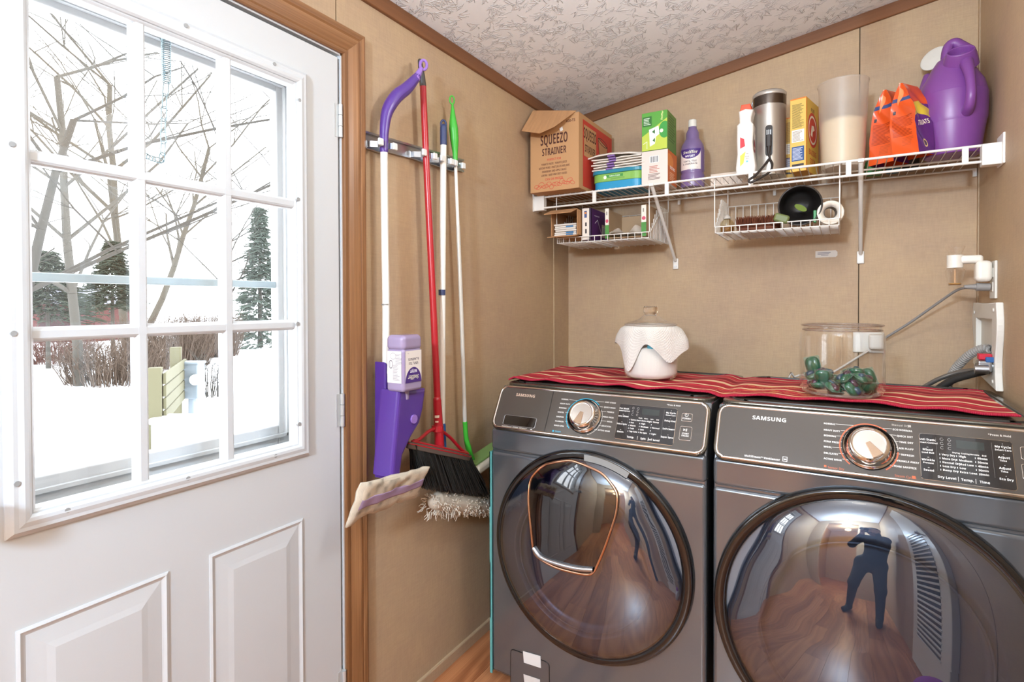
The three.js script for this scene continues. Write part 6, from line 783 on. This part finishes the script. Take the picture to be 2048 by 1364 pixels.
{ // open jar of detergent pods
  const c = V(1.165, CY, 0.692), r = 0.104, t = thing('glass_jar', 'open clear glass jar holding detergent pods on the runner', 'jar', c), gl = phys(0xffffff, 0.01, { transmission: 1, thickness: 0, ior: 1.5 }), rimM = phys(0xd9cfc6, 0.03, { transmission: 0.85, thickness: 0, ior: 1.6 });
  part(t, 'jar', lathe([[0, 0.001], [0.085, 0.001], [0.097, 0.006], [r, 0.02], [r, 0.163], [0.0995, 0.176], [0.0945, 0.183], [0.0945, 0.191]], 72, c), gl); part(t, 'inner_wall', lathe([[0, 0.006], [0.083, 0.006], [0.095, 0.012], [0.1005, 0.024], [0.1005, 0.162], [0.092, 0.182]], 72, c), gl); part(t, 'base_ring', new THREE.TorusGeometry(0.088, 0.004, 8, 64).rotateX(Math.PI / 2).translate(c.x, c.y + 0.005, c.z), rimM);
  part(t, 'rim', new THREE.TorusGeometry(0.0965, 0.0048, 10, 72).rotateX(Math.PI / 2).scale(1, 0.7, 1).translate(c.x, c.y + 0.193, c.z), rimM); part(t, 'neck_ring', new THREE.TorusGeometry(0.0955, 0.0026, 8, 72).rotateX(Math.PI / 2).translate(c.x, c.y + 0.18, c.z), rimM);
  const film = phys(0xdcebe2, 0.05, { transmission: 0.9, thickness: 0 }), cols = [phys(0x0c5238, 0.1, { clearcoat: 1 }), phys(0x123f52, 0.12, { clearcoat: 1 }), phys(0x3a1c34, 0.12, { clearcoat: 1 })];
  const cushion = (w, h, d) => { const g = new THREE.SphereGeometry(1, 20, 12), p = g.attributes.position; for (let i = 0; i < p.count; i++) { const x = p.getX(i), y = p.getY(i), z = p.getZ(i), s = (v) => Math.sign(v) * Math.pow(Math.abs(v), 0.72); p.setXYZ(i, s(x) * w, y * h, s(z) * d); } g.computeVertexNormals(); return g; };
  const G = [cushion(0.0235, 0.012, 0.02), cushion(0.0125, 0.0095, 0.009).translate(-0.009, 0.006, 0), cushion(0.0125, 0.0095, 0.0085).translate(0.01, 0.006, 0.006), rbox(-0.0245, 0.0245, -0.001, 0.0005, -0.021, 0.021, 0.0004, 1)];
  reseed(63); let n = 0; const spots = [[-0.055, 0.02, 0.03], [-0.062, 0.02, -0.025], [-0.02, 0.02, 0.058], [0.028, 0.02, 0.056], [0.064, 0.02, 0.02], [0.062, 0.021, -0.03], [0.012, 0.021, 0.008], [-0.015, 0.02, -0.05], [0.03, 0.02, -0.062], [-0.066, 0.047, 0.012], [-0.045, 0.046, 0.045], [-0.04, 0.047, -0.03], [0.006, 0.047, 0.05], [0.05, 0.047, 0.045], [0.062, 0.047, -0.005], [0.018, 0.05, -0.03], [-0.07, 0.074, 0.0], [0.036, 0.056, 0.018]];
  const proto = (() => { const o = new THREE.Group(); const add = (nm, g, m) => { const h = shadows(new THREE.Mesh(clean(g), m)); h.name = nm; o.add(h); }; add('cushion', G[0], cols[0]); add('cell', G[1], cols[1]); add('cell', G[2], cols[2]); add('film', G[3], film); return o; })();
  for (const [x, y, z] of spots) { const p = proto.clone(); p.name = numbered('detergent_pod'); p.position.set(c.x + x, c.y + y + 0.004, c.z + z); p.rotation.set(rr(-0.9, 0.9), rr(0, 6.28), rr(-0.9, 0.9)); p.userData = { label: 'green and blue laundry detergent pod inside the open glass jar', category: 'pod', group: 'detergent pods in the jar' }; scene.add(p); }
}
// ---------- on the walls ----------
{ // paper tag
  const c = onZ(1653, 508, 0); one('paper_tag', extr(shapeOf([[-0.038, -0.013], [0.031, -0.013], [0.037, -0.007], [0.037, 0.007], [0.031, 0.013], [-0.038, 0.013]]), 0.0008).translate(c.x, c.y, 0.0002), mat(0xd8d0c6, 0.8), 'small printed paper tag stuck on the back wall under the shelf', 'tag', V(c.x, c.y, 0));
  const tg = scene.children[scene.children.length - 1]; part(tg, 'print', new THREE.PlaneGeometry(0.058, 0.018).translate(c.x - 0.004, c.y, 0.0014), mat(0xffffff, 0.8, { map: label(512, 160, '#d8d0c6', [['x', 0.04, 0.14, 0.9, 2, 0.28, '#7d7a88', 4], ['x', 0.25, 0.7, 0.5, 1, 0.28, '#7d7a88', 4]]) }));
}
{ // outlet with plug-in scent holder
  const a = onX(1990, 522, W - 0.006), b = onX(1984, 596, W - 0.006), yc = (a.y + b.y) / 2, zc = 0.262, t = thing('wall_outlet', 'white outlet plate on the side wall above the hose box', 'outlet', V(W, yc, zc)); part(t, 'plate', rbox(W - 0.007, W, yc - 0.058, yc + 0.058, zc - 0.036, zc + 0.036, 0.003, 2), M.plastic); for (const s of [-1, 1]) part(t, 'socket', rbox(W - 0.009, W - 0.004, yc + s * 0.022 - 0.015, yc + s * 0.022 + 0.015, zc - 0.015, zc + 0.015, 0.003, 2), mat(0xdcd6ca, 0.4));
  const f = thing('plug_in_freshener', 'white plug-in air freshener with glass oil bulbs in the wall outlet', 'air freshener', V(W - 0.05, yc + 0.03, zc)), z = zc + 0.004; part(f, 'body', [rbox(W - 0.05, W - 0.0095, yc - 0.006, yc + 0.06, z - 0.024, z + 0.024, 0.014, 4), rbox(W - 0.088, W - 0.03, yc + 0.052, yc + 0.078, z - 0.018, z + 0.018, 0.01, 4), rod(V(W - 0.098, yc + 0.04, z), V(W - 0.098, yc + 0.08, z), 0.021, 0.021, 28)], phys(0xece6da, 0.3, { clearcoat: 0.3 }));
  const at = V(W - 0.098, yc, z), gl = phys(0xffffff, 0.03, { transmission: 1, thickness: 0, ior: 1.5 }); part(f, 'upper_glass', lathe([[0.012, 0.078], [0.016, 0.086], [0.023, 0.1], [0.025, 0.108]], 28, at), gl); part(f, 'lower_glass', lathe([[0.012, 0.042], [0.024, 0.034], [0.026, 0.028], [0.018, -0.012], [0.0165, -0.016], [0, -0.016]], 28, at), gl); part(f, 'oil', lathe([[0, -0.014], [0.015, -0.014], [0.0168, -0.008], [0, -0.008]], 24, at), mat(0xb98a4e, 0.3)); part(f, 'wick', rod(at.clone().add(V(0, -0.01, 0)), at.clone().add(V(0, 0.04, 0)), 0.003), mat(0xcaa27a, 0.8));
  const p0 = V(W - 0.012, yc - 0.022, zc), cord = mat(0x8e8a86, 0.5), k = thing('power_cord', 'grey power cord drooping from the outlet to behind the glass jar', 'cord', p0);
  part(k, 'plug', [rod(p0, V(W - 0.045, yc - 0.021, zc), 0.012, 0.013, 16), rod(V(W - 0.045, yc - 0.021, zc), V(W - 0.075, yc - 0.02, zc), 0.009, 0.0055, 12)], cord);
  const w = [[1942, 575], [1915, 580], [1870, 610], [1820, 645], [1770, 676]].map(([x, y], i) => onZ(x, y, [0.25, 0.2, 0.13, 0.08, 0.05][i])); part(k, 'cable', tube([V(W - 0.073, yc - 0.02, zc), ...w], 0.0042, 70, 8), cord);
  const e = w[4], o = thing('wall_plug_box', 'white plug block low on the back wall behind the glass jar', 'outlet', V(e.x - 0.03, e.y - 0.03, 0)); part(o, 'plate', rbox(e.x - 0.10, e.x - 0.0, e.y - 0.06, e.y + 0.02, 0, 0.008, 0.004), M.plastic); part(o, 'plug_block', rbox(e.x - 0.05, e.x - 0.002, e.y - 0.045, e.y + 0.012, 0.006, 0.045, 0.01, 3), M.plastic);
  const cc = onZ(1590, 755, 0.1); one('loose_cord', tube([V(e.x - 0.05, e.y - 0.05, 0.03), V(cc.x + 0.09, cc.y + 0.0, 0.06), V(cc.x + 0.04, cc.y + 0.012, 0.09), V(cc.x, cc.y + 0.004, 0.11), V(cc.x - 0.02, cc.y - 0.03, 0.13), V(cc.x - 0.02, 0.4, 0.15), V(cc.x - 0.02, 0.02, 0.15)], 0.0042, 60, 8), mat(0xcfc9c0, 0.5), 'pale cord dropping behind the dryer past the glass jar', 'cord', cc);
}
{ // washer outlet box and hoses
  const T = onX(1984, 607, W), y1 = T.y, y0 = onX(1984, 762, W).y - 0.01, zl = 0.04, zr = 0.378, x = W, t = thing('hose_box', 'white washer hose box with wavy frame on the side wall', 'hose box', V(W, y0, (zl + zr) / 2));
  const ed = (n2, f) => Array.from({ length: n2 + 1 }, (_, i) => f(i / n2)), H = y1 - y0;
  const s = shapeOf([...ed(16, (u) => [zr - 0.012 * Math.sin(u * 6.283) - 0.008 * u, y0 + H * u]), ...ed(6, (u) => [zr - 0.01 - (zr - zl - 0.02) * u, y1 - 0.01 * u * (1 - u)]), ...ed(16, (u) => [zl + 0.008 - 0.014 * Math.sin(u * 6.283), y1 - (H - 0.05) * u]), [zl + 0.12, y0 + 0.02]]);
  const hole = new THREE.Path(); [[zl + 0.05, y0 + 0.075], [zl + 0.05, y1 - 0.045], [zr - 0.05, y1 - 0.045], [zr - 0.05, y0 + 0.075]].forEach(([a, b], i) => (i ? hole.lineTo(a, b) : hole.moveTo(a, b))); s.holes.push(hole);
  part(t, 'frame', basis(extr(s, 0.012, 0.003, 2), V(W - 0.003, 0, 0), V(0, 0, 1), V(0, 1, 0), V(-1, 0, 0)), M.plastic); part(t, 'recess', box(W - 0.004, W - 0.001, y0 + 0.04, y1 - 0.03, zl + 0.04, zr - 0.03), mat(0xd9d4c8, 0.5));
  for (const [a, b] of [[zr - 0.03, y1 - 0.02], [zr - 0.035, y0 + 0.02], [zl + 0.03, y1 - 0.03]]) part(t, 'screw', rod(V(W - 0.016, b, a), V(W - 0.021, b, a), 0.007, 0.006, 12), mat(0xd2ccc0, 0.4));
  const v = onX(1974, 724, W - 0.03), valve = part(t, 'valve', [rod(V(W - 0.002, v.y - 0.012, v.z), V(W - 0.05, v.y - 0.012, v.z), 0.012, 0.012, 16), rbox(W - 0.055, W - 0.02, v.y - 0.03, v.y + 0.005, v.z - 0.018, v.z + 0.018, 0.006)], M.steel); part(valve, 'red_lever', rbox(W - 0.05, W - 0.018, v.y + 0.006, v.y + 0.024, v.z - 0.026, v.z + 0.004, 0.003), mat(0xc81e36, 0.4), 'red valve lever'); part(valve, 'blue_lever', rbox(W - 0.036, W - 0.016, v.y + 0.0, v.y + 0.016, v.z + 0.006, v.z + 0.02, 0.003), mat(0x2c5f9a, 0.4), 'blue valve lever');
  const zz = (list) => list.map(([px, py, z]) => onZ(px, py, z));
  // corrugated drain hose
  const dp = [V(W - 0.012, onX(1998, 706, W - 0.02).y, 0.25), ...zz([[1988, 699, 0.24], [1968, 697, 0.22], [1945, 706, 0.2], [1925, 722, 0.18], [1908, 742, 0.16], [1895, 770, 0.14]])], cv = new THREE.CatmullRomCurve3(dp), n = 260, g = new THREE.TubeGeometry(cv, n, 0.0125, 14), p = g.attributes.position; for (let i = 0; i <= n; i++) { const o = cv.getPointAt(i / n), k = 1 + 0.13 * Math.sin(i * 0.78); for (let j = 0; j <= 14; j++) { const q = i * 15 + j; p.setXYZ(q, o.x + (p.getX(q) - o.x) * k, o.y + (p.getY(q) - o.y) * k, o.z + (p.getZ(q) - o.z) * k); } } g.computeVertexNormals(); one('drain_hose', g, mat(0x9b9690, 0.5), 'grey corrugated drain hose arching out of the hose box', 'hose', dp[6]);
  const h1 = zz([[1975, 735, 0.26], [1950, 740, 0.22], [1915, 745, 0.19], [1880, 757, 0.17], [1852, 772, 0.15], [1835, 785, 0.14]]); one('steel_hose', tube([V(W - 0.05, v.y - 0.008, v.z), ...h1], 0.0075, 60, 10), mat(0x8f8b86, 0.3, { metalness: 0.7 }), 'braided steel supply hose below the corrugated hose', 'hose', h1[5]);
  const h2 = zz([[1972, 741, 0.3], [1945, 748, 0.28], [1910, 758, 0.255], [1885, 772, 0.235]]), hb = thing('rubber_hose', 'black rubber supply hose with steel ferrule below the braided hose', 'hose', h2[3]); part(hb, 'hose', tube([V(W - 0.05, v.y - 0.02, v.z + 0.02), ...h2, h2[3].clone().add(V(-0.025, -0.03, -0.02))], 0.0115, 60, 12), mat(0x2d2a27, 0.6)); part(hb, 'ferrule', rod(V(W - 0.03, v.y - 0.02, v.z + 0.02), V(W - 0.062, v.y - 0.021, v.z + 0.019), 0.0135, 0.0135, 16), M.steel);
}
// ---------- behind the camera: what the glossy doors mirror ----------
{ // furnace door with louvres on the side wall
  const x = W - 0.002, z0 = 1.42, z1 = 1.98, d = setting('door_2'), w = mat(0xe6e4e0, 0.45); part(d, 'slab', rbox(x - 0.032, x + 0.002, 0.02, 1.9, z0, z1, 0.004), w);
  for (let k = 0; k < 26; k++) { const y = 0.25 + k * 0.032; part(d, 'louvre', box(x - 0.038, x - 0.031, y, y + 0.009, z0 + 0.09, z1 - 0.09), k % 2 ? w : w); part(d, 'louvre_slot', box(x - 0.0335, x - 0.0315, y + 0.011, y + 0.03, z0 + 0.1, z1 - 0.1), M.black); }
  part(d, 'door_knob', [rod(V(x - 0.03, 1.0, z0 + 0.05), V(x - 0.06, 1.0, z0 + 0.05), 0.009), new THREE.SphereGeometry(0.022, 18, 12).translate(x - 0.072, 1.0, z0 + 0.05)], M.steel);
}
{ // unseen laundry bag by the side wall, placed for the dryer door reflection
  reseed(71); const c = V(1.44, 0, 1.28), g = new THREE.IcosahedronGeometry(0.11, 12), p = g.attributes.position; for (let i = 0; i < p.count; i++) { const x = p.getX(i), y = p.getY(i), z = p.getZ(i), k = 1 + (vn(x * 40 + 9, z * 40 + y * 30 + 9, 99, 99, 81) - 0.5) * 0.25; p.setXYZ(i, x * k * 0.85, Math.max(-0.1, y * k * 1.6), z * k); } const gg = mergeVertices(clean(g).deleteAttribute('normal').deleteAttribute('uv')); gg.computeVertexNormals(); gg.translate(c.x, 0.1, c.z);
  const b = thing('laundry_bag', 'white laundry bag with purple cloth out of view on the floor beside the furnace door', 'bag', c); part(b, 'bag', gg, mat(0xd9d8e2, 0.4)); part(b, 'cloth', new THREE.SphereGeometry(0.07, 16, 10).scale(0.9, 0.7, 1).translate(c.x - 0.015, 0.25, c.z), mat(0x8c2f95, 0.8), 'purple cloth on top');
}
// ---------- the photographer, standing behind the camera ----------
function blobs(bones, c, half, res, k) {                // tapered capsules joined smoothly and meshed
  const mc = new MarchingCubes(res, new THREE.MeshStandardMaterial(), false, false, 160000), f = mc.field, hs = res / 2; mc.isolation = 0;
  const B = bones.map(([a, ra, b, rb]) => { const d = b.clone().sub(a); return { a, d, l2: Math.max(1e-9, d.lengthSq()), ra, rb }; });
  for (let z = 0; z < res; z++) for (let y = 0; y < res; y++) for (let x = 0; x < res; x++) {
    const px = c.x + (x - hs) / hs * half, py = c.y + (y - hs) / hs * half, pz = c.z + (z - hs) / hs * half; let m = 9;
    for (const b of B) { const qx = px - b.a.x, qy = py - b.a.y, qz = pz - b.a.z, t = Math.max(0, Math.min(1, (qx * b.d.x + qy * b.d.y + qz * b.d.z) / b.l2)), e = Math.hypot(qx - b.d.x * t, qy - b.d.y * t, qz - b.d.z * t) - b.ra - (b.rb - b.ra) * t; if (e > m + k) continue; const h = Math.max(0, Math.min(1, 0.5 + 0.5 * (m - e) / k)); m = m + (e - m) * h - k * h * (1 - h); }
    f[x + y * res + z * res * res] = -m;
  }
  mc.update(); const n = mc.count, g = new THREE.BufferGeometry(), pos = new Float32Array(n * 3), nor = new Float32Array(n * 3);
  for (let i = 0; i < n; i++) { for (let q = 0; q < 3; q++) { pos[i * 3 + q] = mc.positionArray[i * 3 + q] * half + (q ? (q === 1 ? c.y : c.z) : c.x); nor[i * 3 + q] = mc.normalArray[i * 3 + q]; } }
  g.setAttribute('position', new THREE.BufferAttribute(pos, 3)); g.setAttribute('normal', new THREE.BufferAttribute(nor, 3)); return g;
}
{
  const back = FWD.clone().negate(), lens = EYE.clone().addScaledVector(back, 0.03), P = (r, u, b) => EYE.clone().addScaledVector(RIGHT, r).addScaledVector(UPV, u).addScaledVector(back, b);
  const cam = thing('camera', 'black camera held to the photographer\'s face behind the view', 'camera', P(0, 0, 0.12)), bk = mat(0x151515, 0.45);
  part(cam, 'lens', [rod(P(0, 0, 0.03), P(0, 0, 0.13), 0.036, 0.034, 28)], bk); part(cam, 'lens_glass', rod(P(0, 0, 0.0285), P(0, 0, 0.0305), 0.03, 0.03, 28), M.gloss); part(cam, 'camera_body', [basis(rbox(-0.07, 0.07, -0.05, 0.045, 0.12, 0.165, 0.012, 3), EYE.clone(), RIGHT.clone(), UPV.clone(), back.clone()), basis(rbox(-0.028, 0.028, 0.04, 0.072, 0.115, 0.165, 0.01, 3), EYE.clone(), RIGHT.clone(), UPV.clone(), back.clone())], bk);
  const head = P(0.005, 0.03, 0.275), neck = P(0.01, -0.085, 0.325), chest = P(0.0, -0.22, 0.36), waist = P(-0.05, -0.42, 0.42), hip = V(waist.x - 0.04, 0.74, waist.z + 0.05);
  const sL = P(-0.19, -0.13, 0.35), sR = P(0.12, -0.13, 0.36), eL = P(-0.23, -0.3, 0.2), eR = P(0.14, -0.31, 0.2), wL = P(-0.06, -0.1, 0.14), wR = P(0.115, -0.05, 0.19);
  const hL = hip.clone().add(V(-0.1, -0.02, 0)), hR = hip.clone().add(V(0.09, -0.02, 0)), kL = V(hL.x - 0.1, 0.44, hL.z - 0.06), kR = V(hR.x + 0.0, 0.42, hR.z - 0.18), aL = V(kL.x - 0.06, 0.09, kL.z + 0.24), aR = V(kR.x + 0.0, 0.09, kR.z + 0.02), tL = V(aL.x - 0.06, 0.035, aL.z - 0.15), tR = V(aR.x - 0.02, 0.035, aR.z - 0.17);
  const body = [[neck, 0.055, chest, 0.12], [sL, 0.075, sR, 0.075], [chest, 0.14, waist, 0.125], [chest.clone().add(V(0.06, 0, 0)), 0.11, waist, 0.12], [waist, 0.125, hip, 0.135], [hL, 0.1, hR, 0.1], [sL, 0.062, eL, 0.046], [eL, 0.045, wL, 0.032], [sR, 0.062, eR, 0.046], [eR, 0.045, wR, 0.032], [hL, 0.095, kL, 0.064], [kL, 0.062, aL, 0.043], [hR, 0.095, kR, 0.064], [kR, 0.062, aR, 0.043], [aL.clone().add(V(0, -0.045, 0.04)), 0.042, tL, 0.036], [aR.clone().add(V(0, -0.045, 0.04)), 0.042, tR, 0.036]];
  const c = V(hip.x - 0.02, 0.72, hip.z - 0.1), gB = blobs(body, c, 0.78, 104, 0.035);
  const F = FWD.clone(), hb = [[head, 0.085, head.clone().add(V(0, 0.03, 0)).addScaledVector(back, 0.02), 0.092], [head.clone().addScaledVector(F, 0.04).add(V(0, -0.06, 0)), 0.05, head.clone().addScaledVector(F, 0.015).add(V(0, -0.03, 0)), 0.065], [head, 0.06, neck, 0.054], [head.clone().addScaledVector(F, 0.085).add(V(0, 0.01, 0)), 0.012, head.clone().addScaledVector(F, 0.1).add(V(0, -0.018, 0)), 0.015], [head.clone().addScaledVector(RIGHT, 0.088), 0.012, head.clone().addScaledVector(RIGHT, 0.09).add(V(0, -0.025, 0)), 0.01], [head.clone().addScaledVector(RIGHT, -0.088), 0.012, head.clone().addScaledVector(RIGHT, -0.09).add(V(0, -0.025, 0)), 0.01], [head.clone().addScaledVector(F, 0.078).addScaledVector(RIGHT, -0.022).add(V(0, -0.052, 0)), 0.009, head.clone().addScaledVector(F, 0.078).addScaledVector(RIGHT, 0.022).add(V(0, -0.052, 0)), 0.009]];
  const gH = blobs(hb, head.clone().add(V(0, -0.03, 0)), 0.17, 60, 0.02);
  const hand = (w, s) => { const pr = s < 0 ? P(-0.035, -0.06, 0.1) : P(0.085, -0.02, 0.16), o = [[w, 0.03, pr, 0.026]]; for (let i = 0; i < 4; i++) { const f0 = s < 0 ? P(-0.04 + i * 0.008, -0.045 + i * -0.004, 0.09 - i * 0.017) : P(0.083, 0.014 - i * 0.02, 0.155), f1 = s < 0 ? P(-0.012, -0.05, 0.085 - i * 0.018) : P(0.08, 0.016 - i * 0.02, 0.118), f2 = s < 0 ? P(0.026, -0.036 + i * 0.001, 0.083 - i * 0.0178) : P(0.052 - i * 0.004, 0.016 - i * 0.019, 0.108); o.push([pr, 0.016, f0, 0.0105], [f0, 0.0102, f1, 0.0095], [f1, 0.0095, f2, 0.0082]); } o.push(s < 0 ? [pr, 0.016, P(-0.043, 0.0, 0.095), 0.011] : [pr, 0.016, P(0.062, 0.0, 0.178), 0.011], s < 0 ? [P(-0.043, 0.0, 0.095), 0.0105, P(-0.036, 0.024, 0.08), 0.009] : [P(0.062, 0.0, 0.178), 0.0105, P(0.04, 0.012, 0.176), 0.009]); return blobs(o, w.clone().lerp(pr, 0.6), 0.12, 64, 0.008); };
  const all = merge([gB, gH, hand(wL, -1), hand(wR, 1)].map((g) => { const u = clean(g); return u; })), p = all.attributes.position, col = new Float32Array(p.count * 3), nb = gB.attributes.position.count, q = V(0, 0, 0);
  for (let i = 0; i < p.count; i++) { q.set(p.getX(i), p.getY(i), p.getZ(i)); let k = [0.02, 0.022, 0.025]; if (i >= nb) k = q.clone().sub(head).dot(back) > 0.02 || (q.y > head.y + 0.055) ? (q.distanceTo(head) > 0.06 && q.y > head.y - 0.07 && i < nb + gH.attributes.position.count ? [0.06, 0.045, 0.035] : [0.48, 0.29, 0.21]) : [0.48, 0.29, 0.21]; else if (q.y < 0.09) k = [0.012, 0.012, 0.012]; else if (q.y < 0.72) k = [0.035, 0.03, 0.03]; col.set(k, i * 3); }
  const base = V(hip.x, 0, hip.z), man = new THREE.BufferGeometry(); man.setAttribute('position', p); man.setAttribute('normal', all.attributes.normal); man.setAttribute('color', new THREE.BufferAttribute(col, 3)); man.translate(-base.x, -base.y, -base.z);
  const m = shadows(new THREE.Mesh(man, new THREE.MeshStandardMaterial({ vertexColors: true, roughness: 0.85 }))); m.name = 'person'; m.position.copy(base); m.userData = { label: 'person in dark jacket and trousers bending to a camera behind the view', category: 'person' }; scene.add(m);
}
// ---------- ceiling lamps, all out of view ----------
function globeLamp(x, z, watts, color, label, drop = 0.25, y = ceilAt(x)) {
  const c = V(x, y - drop, z), l = thing('unseen_ceiling_lamp', label, 'lamp', V(x, y, z));
  part(l, 'canopy', lathe([[0, 0], [0.075, 0], [0.075, -0.012], [0.05, -0.03], [0.045, -0.045], [0, -0.045]], 28, V(x, y + 0.004, z)), M.white);
  part(l, 'stem', rod(V(x, y - drop + 0.08, z), V(x, y - 0.03, z), 0.012), M.white);
  part(l, 'globe', new THREE.SphereGeometry(0.09, 28, 18).translate(c.x, c.y, c.z), new THREE.MeshStandardMaterial({ color: 0xfff4e4, emissive: color, emissiveIntensity: 2.2, roughness: 0.4 }));
  const p = new THREE.PointLight(color, watts, 0, 2); p.position.copy(c); p.castShadow = true; p.shadow.radius = 4.5; scene.add(p);
}
globeLamp(1.12, 1.36, LAMP_WATTS, new THREE.Color().setRGB(0.92, 0.95, 0.95), 'unseen white glass globe lamp hanging above the machines', 0.38);  // out of view, placed to light the side wall, shelf and ceiling
globeLamp(0.85, 3.75, REAR_FILL_WATTS, new THREE.Color().setRGB(0.72, 0.97, 1.26), 'added bluish fill lamp, an unseen glass globe near the far doorway', 0.45);  // added fill from behind the camera, tinted blue to offset the warm bounce
globeLamp(0.75, DEEP + 1.2, HALL_WATTS, new THREE.Color().setRGB(1.0, 0.72, 0.42), 'unseen warm glass globe lamp in the next room');  // out of view, gives the warm light mirrored in the machine doors
renderer.render(scene, camera);
